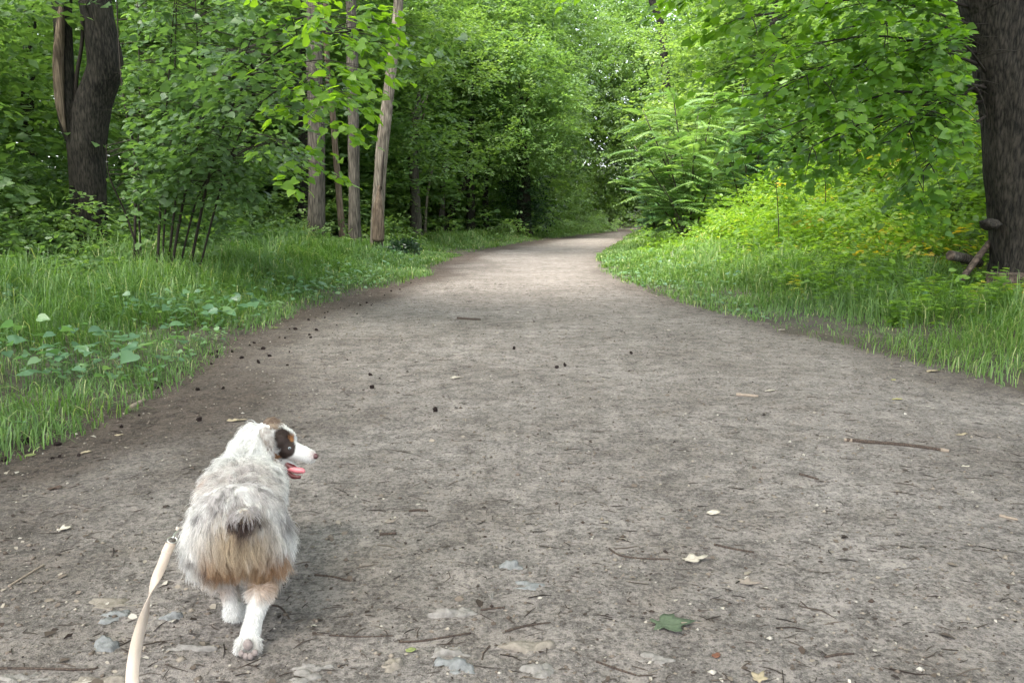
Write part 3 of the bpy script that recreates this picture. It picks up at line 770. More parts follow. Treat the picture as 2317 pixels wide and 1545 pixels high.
feathery('feathery_shrub', 'tall feathery pale green shrub with long pinnate leaves beside the far path', 1560, 25.5, [(1520, 195, 25), (1455, 250, 25), (1435, 330, 24.5), (1580, 250, 25.5), (1500, 330, 24.3), (1620, 200, 26), (1660, 290, 25.5), (1570, 340, 24.6), (1440, 410, 25), (1500, 420, 24)], 4, 30, 1.0, 81, 0.62, M['pale'])
feathery('feathery_shrub', 'bluish feathery shrub standing behind the taller pale one, under the hanging boughs', 1690, 27.5, [(1680, 190, 27), (1740, 210, 27.5), (1640, 330, 26.5), (1720, 330, 27), (1790, 300, 27), (1600, 410, 26.5)], 4, 24, 1.0, 82, 0.6, M['blue'])
feathery('feathery_shrub', 'low feathery seedling at the right bend of the path, below the pale shrub', 1490, 31, [(1450, 430, 30.5), (1490, 440, 30), (1530, 420, 30.5), (1470, 470, 30), (1520, 470, 29.5)], 2, 26, 0.8, 83, 0.6, M['blue'])

# dark glossy bush at the foot of the pale trunks
bx = Q(912, 22.6, 0.3); bx[2] = float(gz(bx[:1], bx[1:2])[0])
o = thing('evergreen_bush', 'small dark glossy evergreen bush to the right of the pale leaning trunk', 'bush', bx)
b = MB(); n = 46
C = rand_dir(n) * np.array([0.34, 0.3, 0.24]) + [0, 0, 0.30]; C[:, 2] = np.abs(C[:, 2])
b.add(*clusters(C, rr(0.08, 0.16, n), 7, 9, 0.13, 0.07, OVAL, 0.4))
obj('foliage', b.mesh('foliage'), M['dark_leaf'], o)
bs_ = MB()
for k in range(7):
    a = rng.uniform(0, 6.28); bs_.add(*tube([(0, 0, -0.05), (0.1 * math.cos(a), 0.1 * math.sin(a), 0.2), (0.25 * math.cos(a), 0.25 * math.sin(a), 0.4)], [0.012, 0.009, 0.004], 5, 6))
obj('stems', bs_.mesh('stems', True), M['twig_bark'], o)

# ------------------------------------------------------------------ undergrowth
ub = MB()
def low_growth(n, side, y0, y1, o0, o1, h0, h1, R0, R1, ns, nl, L_, size, T, t0, tv=0.14, dens=None):
    C = wood_clusters(side, n, y0, y1, o0, o1, 0, 1)
    x, y = C[:, 0], C[:, 1]
    o_ = off_l(x, y) if side < 0 else off_r(x, y)
    pxc = W0 / 2 + FPX * x / y; kk = ~((x > 5.4) & (y < 12.3)) & ~((side < 0) & (y < 46) & (pxc > 925) & (pxc < 1135) & (rng.random(n) < 0.9)); C, x, y, o_ = C[kk], x[kk], y[kk], o_[kk]; n = len(x)
    hm = h0 + (h1 - h0) * sstep(o0, o1 * 0.8, o_)
    C[:, 2] = gz(x, y) + hm * rng.uniform(0.15, 1.0, n)
    return clusters(C, rr(R0, R1, n), ns, nl, L_, size, T, t0 + 0.10 * noise3(C * 0.6, 91), tvar=tv)
# left: shaded shrubs behind the grass
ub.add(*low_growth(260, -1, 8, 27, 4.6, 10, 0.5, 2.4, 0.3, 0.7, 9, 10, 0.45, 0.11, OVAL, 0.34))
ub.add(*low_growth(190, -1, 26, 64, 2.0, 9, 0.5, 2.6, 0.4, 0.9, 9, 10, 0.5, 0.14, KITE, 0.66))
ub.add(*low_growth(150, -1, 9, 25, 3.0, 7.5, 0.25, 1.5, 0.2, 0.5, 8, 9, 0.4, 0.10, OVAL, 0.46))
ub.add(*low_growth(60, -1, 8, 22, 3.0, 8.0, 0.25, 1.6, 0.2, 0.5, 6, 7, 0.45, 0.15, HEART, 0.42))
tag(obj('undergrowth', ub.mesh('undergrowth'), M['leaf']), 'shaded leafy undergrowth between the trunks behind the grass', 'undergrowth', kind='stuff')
ub = MB()
ub.add(*low_growth(330, 1, 9, 27, 1.9, 9.5, 0.35, 2.3, 0.25, 0.6, 10, 10, 0.42, 0.10, OVAL, 0.52, 0.20))
ub.add(*low_growth(240, 1, 24, 66, 1.8, 8, 0.5, 3.0, 0.4, 0.9, 9, 10, 0.5, 0.14, KITE, 0.55, 0.18))
ub.add(*low_growth(240, 1, 11, 27, 3.2, 9.0, 1.2, 3.6, 0.3, 0.7, 10, 10, 0.45, 0.11, OVAL, 0.72, 0.18))
ub.add(*low_growth(90, 1, 10, 24, 3.2, 8.5, 0.9, 2.8, 0.3, 0.7, 6, 7, 0.5, 0.13, HEART, 0.5, 0.2))
ub.add(*low_growth(40, 1, 11, 24, 3.0, 8.0, 1.0, 2.8, 0.2, 0.5, 6, 8, 0.5, 0.12, OVAL, 0.97, 0.05))
# upright herbs on the right bank
n = 620
y = 8.2 + 17 * rng.random(n) ** 1.3; o_ = rr(1.0, 6.0, n); x = xr(y) + o_
hh = (0.30 + 0.55 * sstep(0.8, 4.0, o_)) * rng.uniform(0.7, 1.25, n) * np.where((x > 5.6) & (y < 12), 0.3, 1.0)
z = gz(x, y)
nl = 22
t = rng.random((n, nl)); a = rng.uniform(0, 6.28, (n, nl))
lean = rng.normal(0, 0.12, (n, 2))
pos = np.stack([x[:, None] + lean[:, :1] * t * hh[:, None], y[:, None] + lean[:, 1:] * t * hh[:, None], z[:, None] + hh[:, None] * t], -1)
u = np.stack([np.cos(a), np.sin(a), 0.25 - 0.5 * (1 - t)], -1)
nn = np.stack([-0.3 * np.cos(a), -0.3 * np.sin(a), np.ones_like(a)], -1) + rng.normal(0, 0.25, (n, nl, 3))
tt = np.clip(0.55 + np.repeat(rng.normal(0, 0.13, n)[:, None], nl, 1) + rng.normal(0, 0.10, (n, nl)), 0, 0.93)
yel = rng.random(n) < 0.06 + 0.35 * sstep(0.1, 0.6, noise3(np.stack([x * 0.5, y * 0.5, 0 * x], -1), 121))
tt[yel] = rng.uniform(0.9, 1.0, (yel.sum(), nl))
ub.add(*leaves(pos.reshape(-1, 3), u.reshape(-1, 3), nn.reshape(-1, 3), rr(0.07, 0.13, n * nl), OVAL, tt.ravel()))
for k in range(n):
    if y[k] < 16:
        ub.add(*tube([(x[k], y[k], z[k] - 0.03), (x[k] + lean[k, 0] * hh[k], y[k] + lean[k, 1] * hh[k], z[k] + hh[k])], [0.004, 0.002], 3, 3, caps=False), 0.4)
tag(obj('undergrowth', ub.mesh('undergrowth'), M['herb']), 'bright yellow-green herbs and brambles on the bank right of the path', 'undergrowth', kind='stuff')
ub = MB()  # far bushes: paler leaf colour stands in for skylight on them
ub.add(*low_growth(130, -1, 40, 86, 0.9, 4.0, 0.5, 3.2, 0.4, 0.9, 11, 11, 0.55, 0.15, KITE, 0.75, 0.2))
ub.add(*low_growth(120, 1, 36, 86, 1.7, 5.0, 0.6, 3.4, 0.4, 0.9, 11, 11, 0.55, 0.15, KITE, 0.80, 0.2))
tag(obj('undergrowth', ub.mesh('undergrowth'), M['pale']), 'bushes at the far bend of the path, daylight put into their pale colour', 'undergrowth', kind='stuff')
# two thin saplings that stand out of it
for (a, e, Yq, lab) in [((1766, 545), (1755, 395), 15.5, 'thin bare-stemmed sapling in the bright bank, nearer the path'), ((1870, 505), (1866, 330), 16.5, 'thin dark-stemmed sapling in the bright bank, nearer the big trunk')]:
    p0, p1 = P(*a, Yq), P(*e, Yq); p0[2] = float(gz(p0[:1], p0[1:2])[0]) - 0.05
    o = thing('sapling', lab, 'sapling', p0)
    V, F = tube([np.zeros(3), (p1 - p0) * 0.5 + [0.03, 0, 0], p1 - p0], [0.012, 0.010, 0.005], 6, 14)
    obj('stem', mesh_np('stem', V, F, smooth=True), M['twig_bark'], o)
    b = MB()
    C = (p1 - p0) * np.linspace(0.72, 1.05, 9)[:, None]
    b.add(*clusters(C, rr(0.08, 0.2, 9), 4, 6, 0.3, 0.11, OVAL, 0.55))
    obj('leaves', b.mesh('leaves'), M['herb'], o)

# ------------------------------------------------------------------ grass
def grass(n, side, y0, y1, o0, o1, h0, h1, w, t0, yp=1.5, r=rng):
    y = y0 + (y1 - y0) * r.random(n) ** yp
    o_ = o0 + (o1 - o0) * r.random(n)
    x = xl(y) - o_ if side < 0 else xr(y) + o_
    k = noise3(np.stack([x * 1.1, y * 1.1, 0 * x], -1), 101)
    keep = r.random(n) < np.clip(0.8 + 0.5 * k, 0.2, 1) * sstep(-0.45, 0.2, o_ + 0.2 * k)
    x, y, o_, k = x[keep], y[keep], o_[keep], k[keep]; n = len(x)
    k2 = noise3(np.stack([x * 0.45, y * 0.45, 0 * x + 5], -1), 102)
    h = (h0 + (h1 - h0) * sstep(0.2, 2.2, o_)) * r.uniform(0.3, 1.35, n) * (1 + 0.45 * k + 0.35 * k2)
    h = h * (1 - 0.75 * (1 - sstep(0.9, 1.7, np.hypot((x - 6.9) * 0.8, y - 10.1))))
    z = gz(x, y) - 0.01
    a = r.normal(0, 1.2, n) + 6.0 * noise3(np.stack([x * 0.7, y * 0.7, 0 * x + 9], -1), 103); d = np.stack([np.cos(a), np.sin(a), 0 * a], -1)
    s_ = np.stack([-np.sin(a), np.cos(a), 0 * a], -1)
    ww = (w * r.uniform(0.6, 1.3, n) * np.clip(y / 9, 0.8, 2.6))[:, None]
    B = np.stack([x, y, z], -1)
    bend = r.uniform(0.2, 1.15, n)[:, None]; hh = h[:, None]; up = np.array([0, 0, 1.0])
    p1 = B + up * hh * 0.5 + d * hh * bend * 0.18
    p2 = B + up * hh * (0.95 - 0.35 * bend) + d * hh * bend * 0.62
    p3 = B + up * hh * (1.0 - 0.62 * bend ** 1.2) + d * hh * bend * 1.12
    V = np.stack([B - s_ * ww * 0.5, B + s_ * ww * 0.5, p1 - s_ * ww * 0.5, p1 + s_ * ww * 0.5, p2 - s_ * ww * 0.36, p2 + s_ * ww * 0.36, p3], 1)
    b_ = (np.arange(n) * 7)[:, None]
    F4 = np.concatenate([b_ + [0, 1, 3, 2], b_ + [2, 3, 5, 4]]); F3 = b_ + [4, 5, 6]
    t = np.clip(t0 + 0.12 * k + 0.10 * k2 + r.normal(0, 0.17, n), 0, 0.97); t[r.random(n) < 0.045] = 1.0
    return V.reshape(-1, 3), [F4, F3], np.repeat(t, 7)
gb = MB()
gb.add(*grass(86000, -1, 3.2, 26, -0.28, 4.8, 0.12, 0.46, 0.0078, 0.42))
gb.add(*grass(20000, -1, 22, 66, -0.1, 3.4, 0.10, 0.32, 0.011, 0.60))
gb.add(*grass(70000, 1, 4.6, 30, -0.28, 4.6, 0.14, 0.48, 0.0085, 0.60))
gb.add(*grass(18000, 1, 26, 66, -0.1, 3.0, 0.12, 0.34, 0.011, 0.62))
tag(obj('grass', gb.mesh('grass'), M['grass']), 'long green grass on both verges of the path', 'grass', kind='stuff')
# broad-leaved creepers in the grass
b = MB()
def creeper(n, side, y0, y1, o0, o1, zz, size, t0):
    y = y0 + (y1 - y0) * rng.random(n) ** 1.3; o_ = rr(o0, o1, n)
    x = xl(y) - o_ if side < 0 else xr(y) + o_
    z = gz(x, y) + zz * rng.uniform(0.35, 1.0, n)
    a = rng.uniform(0, 6.28, n)
    u = np.stack([np.cos(a), np.sin(a), rng.uniform(-0.35, 0.1, n)], -1)
    nn = np.array([0, 0, 1.0]) + rng.normal(0, 0.30, (n, 3))
    k = noise3(np.stack([x * 0.8, y * 0.8, 0 * x], -1), 111) > -0.25
    b.add(*leaves(np.stack([x, y, z], -1)[k], u[k], nn[k], size * rng.uniform(0.6, 1.3, k.sum()), HEART, np.clip(t0 + rng.normal(0, 0.2, k.sum()), 0, 1)))
creeper(900, -1, 3.8, 16, -0.05, 0.9, 0.13, 0.062, 0.55)
creeper(2600, -1, 4.5, 22, 0.2, 4.8, 0.36, 0.080, 0.5)
creeper(700, -1, 4.2, 14, 0.0, 3.8, 0.30, 0.12, 0.45)
creeper(1300, 1, 5.5, 24, -0.12, 0.7, 0.11, 0.058, 0.62)
creeper(1300, 1, 6, 22, 0.5, 3.8, 0.34, 0.080, 0.6)
tag(obj('creepers', b.mesh('creepers'), M['blue']), 'broad-leaved creeping weeds scattered through the grass verges', 'weeds', kind='stuff')

# ------------------------------------------------------------------ the dog
HEAD_DIR = -15.0
hd = math.radians(HEAD_DIR)
FWD = np.array([math.sin(hd), math.cos(hd), 0.0]); RGT = np.array([math.cos(hd), -math.sin(hd), 0.0]); UP = np.array([0, 0, 1.0])
prims = []          # centre, radii along (RGT, FWD, UP), tag
def ball(c, r, tg, rx=1.0, ry=1.0, rz=1.0):
    prims.append((np.array(c, float), r * np.array([rx, ry, rz]), tg))
def chain(pts, tg, rx=1.0, ry=1.0, rz=1.0):
    for (a, ra), (b, rb) in zip(pts[:-1], pts[1:]):
        a, b = np.array(a, float), np.array(b, float)
        k = max(2, int(np.linalg.norm(b - a) / (min(ra, rb) * 0.32)) + 1)
        for t in np.linspace(0, 1, k):
            ball(a * (1 - t) + b * t, ra * (1 - t) + rb * t, tg, rx, ry, rz)
# trunk of the body
chain([(Q(541, 2.34, 0.345), 0.118), (Q(542, 2.50, 0.335), 0.124), (Q(550, 2.66, 0.318), 0.126), (Q(560, 2.80, 0.300), 0.118), (Q(568, 2.88, 0.30), 0.095)], 'torso', 1.08, 1, 1.0)
ball(Q(537, 2.30, 0.345), 0.128, 'rump', 1.12, 0.9, 1.05)
for sx, px in ((-1, 483), (1, 597)):
    ball(Q(px, 2.36, 0.27), 0.092, 'rump', 0.85, 1.15, 1.35)
ball(Q(552, 2.18, 0.420), 0.032, 'tail', 1.1, 1.0, 0.8)
# neck and head turned to the right
chain([(Q(560, 2.80, 0.335), 0.108), (Q(572, 2.86, 0.380), 0.094), (Q(590, 2.905, 0.425), 0.080)], 'neck')
chain([(Q(598, 2.915, 0.440), 0.066), (Q(622, 2.905, 0.452), 0.060), (Q(640, 2.89, 0.440), 0.053)], 'head')
chain([(Q(642, 2.885, 0.424), 0.046), (Q(660, 2.872, 0.410), 0.038), (Q(684, 2.858, 0.400), 0.032), (Q(701, 2.848, 0.392), 0.0262)], 'muzzle')
chain([(Q(630, 2.888, 0.395), 0.040), (Q(640, 2.880, 0.378), 0.032)], 'cheek')
chain([(Q(640, 2.885, 0.372), 0.024), (Q(662, 2.870, 0.347), 0.016), (Q(680, 2.858, 0.330), 0.0115)], 'muzzle')
# hind legs: right one pushing off, left one forward
chain([(Q(596, 2.36, 0.27), 0.075), (Q(603, 2.42, 0.205), 0.056), (Q(596, 2.35, 0.155), 0.037), (Q(589, 2.255, 0.135), 0.0275)], 'thigh')
chain([(Q(590, 2.245, 0.140), 0.0325), (Q(583, 2.222, 0.108), 0.0265), (Q(574, 2.200, 0.074), 0.0255), (Q(566, 2.175, 0.050), 0.028)], 'leg')
for dx, dl in ((-19, 0.004), (-7, 0.0), (6, 0.0), (18, 0.005)):
    chain([(Q(564 + dx * 0.6, 2.165, 0.045), 0.0145), (Q(562 + dx, 2.150, 0.028 + dl), 0.0125), (Q(561 + dx * 1.1, 2.138, 0.0125 + dl), 0.0105)], 'paw')
chain([(Q(492, 2.38, 0.265), 0.075), (Q(490, 2.47, 0.20), 0.056), (Q(505, 2.42, 0.150), 0.036), (Q(513, 2.36, 0.125), 0.0265)], 'thigh')
chain([(Q(513, 2.36, 0.128), 0.031), (Q(522, 2.335, 0.085), 0.026), (Q(531, 2.315, 0.040), 0.026)], 'leg')
for dx in (-15, -5, 5, 15):
    chain([(Q(531 + dx * 0.6, 2.325, 0.028), 0.0155), (Q(533 + dx, 2.365, 0.018), 0.0145), (Q(534 + dx, 2.390, 0.013), 0.0115)], 'paw')
# fore legs under the chest
for (px0, Y0, px1, Y1, px2, Y2) in ((525, 2.80, 520, 2.74, 528, 2.70), (592, 2.82, 588, 2.92, 584, 2.93)):
    chain([(Q(px0, Y0, 0.25), 0.050), (Q(px1, Y1, 0.16), 0.030), (Q(px1, Y1 + 0.0, 0.10), 0.0225), (Q(px2, Y2, 0.035), 0.023)], 'leg')
    for dx in (-12, -4, 4, 12):
        chain([(Q(px2 + dx * 0.6, Y2 + 0.01, 0.028), 0.0145), (Q(px2 + dx, Y2 + 0.05, 0.015), 0.0125)], 'paw')
DOG0 = np.array([Q(548, 2.25, 0.0)[0], 2.25, 0.0])
dog = thing('dog', 'fluffy white, grey and tan dog walking away, head turned aside, tongue out', 'dog', DOG0)
RM = np.stack([RGT, FWD, UP], 1)
bm = bmesh.new()
for c, r, tg in prims:
    mt = Matrix.Translation(Vector(c - DOG0)) @ Matrix([[*RM[0], 0], [*RM[1], 0], [*RM[2], 0], [0, 0, 0, 1]]) @ Matrix.Diagonal((*r, 1))
    bmesh.ops.create_icosphere(bm, subdivisions=2, radius=1.0, matrix=mt)
me = bpy.data.meshes.new('body_raw'); bm.to_mesh(me); bm.free()
tmp = bpy.data.objects.new('body_raw', me); COL.objects.link(tmp)
md = tmp.modifiers.new('r', 'REMESH'); md.mode = 'VOXEL'; md.voxel_size = 0.0056
md = tmp.modifiers.new('s', 'SMOOTH'); md.factor = 0.5; md.iterations = 5
dg = bpy.context.evaluated_depsgraph_get()
body_me = bpy.data.meshes.new_from_object(tmp.evaluated_get(dg))
bpy.data.objects.remove(tmp); bpy.data.meshes.remove(me)
body_me.name = 'body'

# coat colours (own colour of the hair, by place on the body)
WHITE, GREY, DARK, BROWN, TAN, CREAM, ORANGE = [np.array(c) for c in ((0.74, 0.725, 0.69), (0.36, 0.33, 0.315), (0.035, 0.030, 0.028), (0.036, 0.020, 0.014), (0.31, 0.175, 0.085), (0.52, 0.40, 0.25), (0.23, 0.105, 0.04))]
spots = []          # centre, radius, colour, softness, strength, only on these tags
def spot(px, py, Y, r, col, soft=0.35, st=1.0, tags=None): spots.append((P(px, py, Y), r, col, soft, st, tags))
PT = [t_ for _, _, t_ in prims]
PC = np.array([c for c, _, _ in prims]); PR = np.array([r.mean() for _, r, _ in prims])
TAGS = sorted(set(PT)); PTI = np.array([TAGS.index(t_) for t_ in PT])
def tags_of(p):
    out = np.zeros(len(p), int)
    for k in range(0, len(p), 20000):
        d = np.linalg.norm(p[k:k + 20000, None] - PC[None], axis=2) - PR[None]
        out[k:k + 20000] = PTI[np.argmin(d, 1)]
    return out
# back: merle
spot(548, 1075, 2.42, 0.19, np.array([0.56, 0.50, 0.465]), 0.5, 0.85, ('torso', 'rump', 'tail'))
spot(545, 1120, 2.24, 0.12, np.array([0.46, 0.43, 0.41]), 0.5, 0.85, ('torso', 'rump', 'tail'))
spot(425, 1115, 2.50, 0.085, np.array([0.42, 0.28, 0.21]), 0.5, 0.85, ('torso', 'rump'))
spot(660, 1165, 2.35, 0.060, GREY * 0.8, 0.5, 0.8, ('torso', 'rump'))
spot(470, 1150, 2.24, 0.060, GREY * 1.2, 0.5, 0.7, ('torso', 'rump'))
# below the tail
spot(540, 1290, 2.16, 0.135, np.array([0.43, 0.32, 0.20]), 0.6, 0.88, ('torso', 'rump', 'thigh'))
spot(545, 1220, 2.13, 0.085, CREAM, 0.7, 0.9, ('torso', 'rump', 'thigh', 'tail'))
spot(612, 1322, 2.22, 0.080, TAN, 0.45, 1.0, ('rump', 'thigh', 'torso'))
spot(540, 1350, 2.26, 0.130, np.array([0.40, 0.27, 0.15]), 0.6, 0.7, ('rump', 'thigh', 'torso'))
spot(655, 1300, 2.28, 0.060, TAN * 1.05, 0.5, 0.95, ('rump', 'thigh', 'torso'))
spot(500, 1318, 2.22, 0.080, TAN * 0.9, 0.5, 0.95, ('rump', 'thigh', 'torso'))
spot(470, 1295, 2.25, 0.036, BROWN * 2.6, 0.6, 0.85, ('rump', 'thigh', 'torso'))
spot(442, 1265, 2.28, 0.026, BROWN * 3, 0.6, 0.7, ('rump', 'thigh', 'torso'))
spot(470, 1225, 2.22, 0.022, BROWN * 2, 0.6, 0.85, ('rump', 'thigh', 'torso'))
spot(535, 1215, 2.09, 0.012, TAN * 0.6, 0.6, 0.8)
spot(552, 1185, 2.10, 0.050, BROWN * 2.4, 0.5, 0.95, ('torso', 'rump', 'tail'))
spot(518, 1178, 2.14, 0.024, BROWN * 2.8, 0.6, 0.7, ('torso', 'rump', 'tail'))
spot(588, 1178, 2.14, 0.024, BROWN * 2.8, 0.6, 0.7, ('torso', 'rump', 'tail'))
spot(560, 1152, 2.13, 0.028, DARK, 0.5, 0.95, ('torso', 'rump', 'tail'))
spot(430, 1260, 2.36, 0.085, WHITE * 0.85, 0.5, 0.8, ('torso', 'rump', 'thigh'))
spot(440, 1160, 2.24, 0.030, WHITE, 0.5, 0.7, ('torso', 'rump'))
spot(630, 1190, 2.22, 0.028, WHITE, 0.5, 0.7, ('torso', 'rump'))
spot(594, 1328, 2.245, 0.032, TAN * 1.2, 0.7, 0.7, ('leg', 'thigh'))
spot(512, 1335, 2.35, 0.036, TAN * 1.1, 0.7, 0.7, ('leg', 'thigh'))
spot(560, 1480, 2.12, 0.040, np.array([0.33, 0.30, 0.27]), 0.6, 0.75, ('paw', 'leg'))
# face
spot(646, 1000, 2.855, 0.036, BROWN * 0.75, 0.18, 1.0, ('head', 'muzzle', 'cheek'))
spot(636, 985, 2.86, 0.030, BROWN * 0.75, 0.18, 1.0, ('head', 'muzzle'))
spot(656, 1018, 2.85, 0.030, BROWN * 0.6, 0.15, 1.0, ('head', 'muzzle', 'cheek'))
spot(650, 1006, 2.85, 0.030, BROWN * 0.7, 0.15, 1.0, ('head', 'muzzle', 'cheek'))
spot(645, 1028, 2.85, 0.024, BROWN * 0.7, 0.2, 1.0, ('head', 'cheek', 'muzzle'))
spot(628, 1028, 2.85, 0.022, ORANGE * 1.1, 0.3, 1.0, ('head', 'cheek', 'neck'))
spot(661, 993, 2.87, 0.012, ORANGE * 1.7, 0.3, 0.9, ('head', 'muzzle'))
spot(708, 1030, 2.845, 0.016, np.array([0.35, 0.18, 0.17]), 0.5, 0.6, ('muzzle',))
def coat(p, tg):
    n = len(p)
    c = np.repeat(WHITE[None], n, 0)
    w = np.stack([noise3(p * 14, 301), noise3(p * 14, 302), noise3(p * 14, 303)], -1) * 0.012
    for (ct, r, col, soft, st, tgs) in spots:
        d = np.linalg.norm(p + w * min(1.0, r / 0.03) - ct, axis=1)
        a = (1 - sstep(r * (1 - soft), r * (1 + soft), d)) * st
        if tgs is not None:
            a = a * np.isin(tg, [TAGS.index(t_) for t_ in tgs])
        c = c * (1 - a[:, None]) + col * a[:, None]
    mer = np.isin(tg, [TAGS.index('torso'), TAGS.index('rump'), TAGS.index('tail')])
    back = mer * sstep(0.30, 0.40, p[:, 2]) * sstep(2.85, 2.62, p[:, 1])
    n1 = noise3(p * 42, 311) + 0.6 * noise3(p * 90, 312)
    dark = back * sstep(0.25, 0.65, n1) * 0.7
    c = c * (1 - dark[:, None]) + (GREY * 0.36) * dark[:, None]
    lite = back * sstep(0.1, 0.55, -n1) * 0.85
    c = c * (1 - lite[:, None]) + WHITE * lite[:, None]
    low = mer * sstep(0.33, 0.26, p[:, 2])
    n2 = sstep(0.2, 0.8, noise3(p * 30, 313)) * 0.45 * low
    c = c * (1 - n2[:, None]) + WHITE * 0.9 * n2[:, None]
    return c
nv = len(body_me.vertices)
bv = np.empty(nv * 3, np.float32); body_me.vertices.foreach_get('co', bv); bv = bv.reshape(-1, 3).astype(float) + DOG0
btag = tags_of(bv)
bcol = coat(bv, btag) * 0.8
a = body_me.attributes.new('coat', 'FLOAT_COLOR', 'POINT')
cc = np.ones((nv, 4), np.float32); cc[:, :3] = bcol; a.data.foreach_set('color', cc.ravel())
body_me.polygons.foreach_set('use_smooth', np.ones(len(body_me.polygons), bool))
def coat_mat(name, rough=0.7):
    m, nt, out = mat_new(name)
    at = N_(nt, 'ShaderNodeAttribute', attribute_name='coat')
    pb = N_(nt, 'ShaderNodeBsdfPrincipled', Roughness=rough)
    pb.inputs['Specular IOR Level'].default_value = 0.3
    nt.links.new(at.outputs['Color'], pb.inputs['Base Color'])
    tr = N_(nt, 'ShaderNodeBsdfTranslucent'); nt.links.new(at.outputs['Color'], tr.inputs['Color'])
    mx = N_(nt, 'ShaderNodeMixShader', Fac=0.22)
    nt.links.new(pb.outputs[0], mx.inputs[1]); nt.links.new(tr.outputs[0], mx.inputs[2])
    nt.links.new(mx.outputs[0], out.inputs['Surface'])
    return m
M['coat'] = coat_mat('dog_coat'); M['hair'] = coat_mat('dog_hair', 0.55)
body_me.materials.clear()
body = obj('body', body_me, M['coat'], dog)

# hair
def fur(name, roots, nor, tg, parent, nk=9, seed=5):
    r = np.random.default_rng(seed)
    n = len(roots)
    LEN = {'torso': 0.050, 'rump': 0.058, 'tail': 0.045, 'neck': 0.050, 'head': 0.016, 'muzzle': 0.009, 'cheek': 0.018, 'thigh': 0.055, 'leg': 0.015, 'paw': 0.017}
    LIFT = {'torso': 0.50, 'rump': 0.42, 'tail': 0.45, 'neck': 0.45, 'head': 0.30, 'muzzle': 0.25, 'cheek': 0.4, 'thigh': 0.38, 'leg': 0.42, 'paw': 0.6}
    nose = Q(702, 2.85, 0.394)
    ln = np.array([LEN[TAGS[t_]] for t_ in tg]) * r.uniform(0.6, 1.2, n)
    lift = np.array([LIFT[TAGS[t_]] for t_ in tg]) * r.uniform(0.7, 1.3, n)
    flow = np.zeros((n, 3))
    isin = lambda *ts: np.isin(tg, [TAGS.index(t_) for t_ in ts])
    k = isin('torso'); flow[k] = -FWD * 0.8 - UP * 0.35
    k = isin('rump', 'thigh', 'tail'); flow[k] = -FWD * 0.25 - UP * 1.0
    k = isin('neck'); flow[k] = -FWD * 0.6 - UP * 0.4 - RGT * 0.35
    k = isin('head', 'muzzle', 'cheek'); flow[k] = nrm(roots[k] - nose) - UP * 0.2
    k = isin('leg', 'paw'); flow[k] = -UP * 1.0 - FWD * 0.1
    # legs of the breeches: shorter right above the hock so the white leg shows
    k = isin('thigh'); ln[k] *= 0.62 + 0.45 * sstep(0.13, 0.21, roots[k, 2])
    k = isin('rump'); ln[k] *= 0.75 + 0.35 * sstep(0.42, 0.30, roots[k, 2])
    k = isin('torso'); ln[k] *= 1.0 - 0.45 * sstep(0.30, 0.22, roots[k, 2])
    k = isin('leg'); ln[k] *= 1 + 1.8 * sstep(0.115, 0.17, roots[k, 2])
    flow = flow - nor * (flow * nor).sum(1, keepdims=True) * 0.85
    wav = np.stack([noise3(roots * 22, 321), noise3(roots * 22, 322), noise3(roots * 22, 323)], -1)
    wav2 = np.stack([noise3(roots * 60, 324), noise3(roots * 60, 325), noise3(roots * 60, 326)], -1)
    d = nrm(nrm(flow) * (1 - lift)[:, None] + nor * lift[:, None] + wav * 0.36 + wav2 * 0.22 + r.normal(0, 0.07, (n, 3)))
    pts = np.zeros((n, nk, 3)); p = roots - nor * 0.002
    st = (ln / (nk - 1))[:, None]
    grav = np.where(isin('torso', 'rump', 'neck', 'thigh', 'tail'), 0.24, 0.10)[:, None]
    for q in range(nk):
        pts[:, q] = p
        ph = wav2 * math.sin(q * 1.3) * 0.34 * (ln / 0.06)[:, None]
        d = nrm(d - UP * grav * (0.4 + 0.15 * q) + ph + r.normal(0, 0.025, (n, 3)))
        p = p + d * st
    # locks: pull strands to their guide's line towards the tip
    g = r.choice(n, max(1, n // 22), replace=False)
    gi = np.zeros(n, int)
    for q in range(0, n, 6000):
        gi[q:q + 6000] = np.argmin(((roots[q:q + 6000, None] - roots[g][None]) ** 2).sum(2), 1)
    tq = np.linspace(0, 1, nk)[None, :, None] ** 1.4
    cl = np.where(isin('torso', 'rump', 'thigh', 'neck', 'tail'), 0.55, 0.3)[:, None, None] * r.uniform(0.3, 1.1, n)[:, None, None]
    off = (roots - roots[g][gi])[:, None] * 0.25
    same = (np.abs(ln / ln[g][gi] - 1) < 0.8)[:, None, None]
    pts = pts * (1 - cl * tq * same) + (pts[g][gi] + off) * cl * tq * same
    # soft waves shared by each lock
    ph0 = r.uniform(0, 6.28, len(g))[gi] + r.normal(0, 0.35, n); fq = r.uniform(0.7, 1.5, len(g))[gi]
    sv = nrm(np.cross(pts[:, -1] - pts[:, 0], nor) + 1e-6)
    amp = np.where(isin('torso', 'rump', 'thigh', 'neck', 'tail'), 0.075, 0.0) * ln * r.uniform(0.6, 1.4, len(g))[gi]
    tl = np.linspace(0, 1, nk)[None]
    pts = pts + sv[:, None] * (amp[:, None] * np.sqrt(tl) * np.sin(6.28 * fq[:, None] * tl + ph0[:, None]))[..., None]
    pts[..., 2] = np.maximum(pts[..., 2], 0.004)
    lie = np.where(isin('torso', 'rump', 'thigh', 'tail')[:, None], pts[:, 4], roots)
    col = coat(lie, tg) * r.uniform(0.62, 1.25, n)[:, None]
    # dark tail nub and the brown hair just below it
    TC = Q(552, 2.18, 0.42)
    k = isin('tail'); mixv = r.random(k.sum())[:, None]
    col[k] = np.where(roots[k, 2:3] > 0.425, GREY * (0.55 + 0.7 * mixv), (BROWN * 2.0 * mixv + DARK * (1 - mixv)))
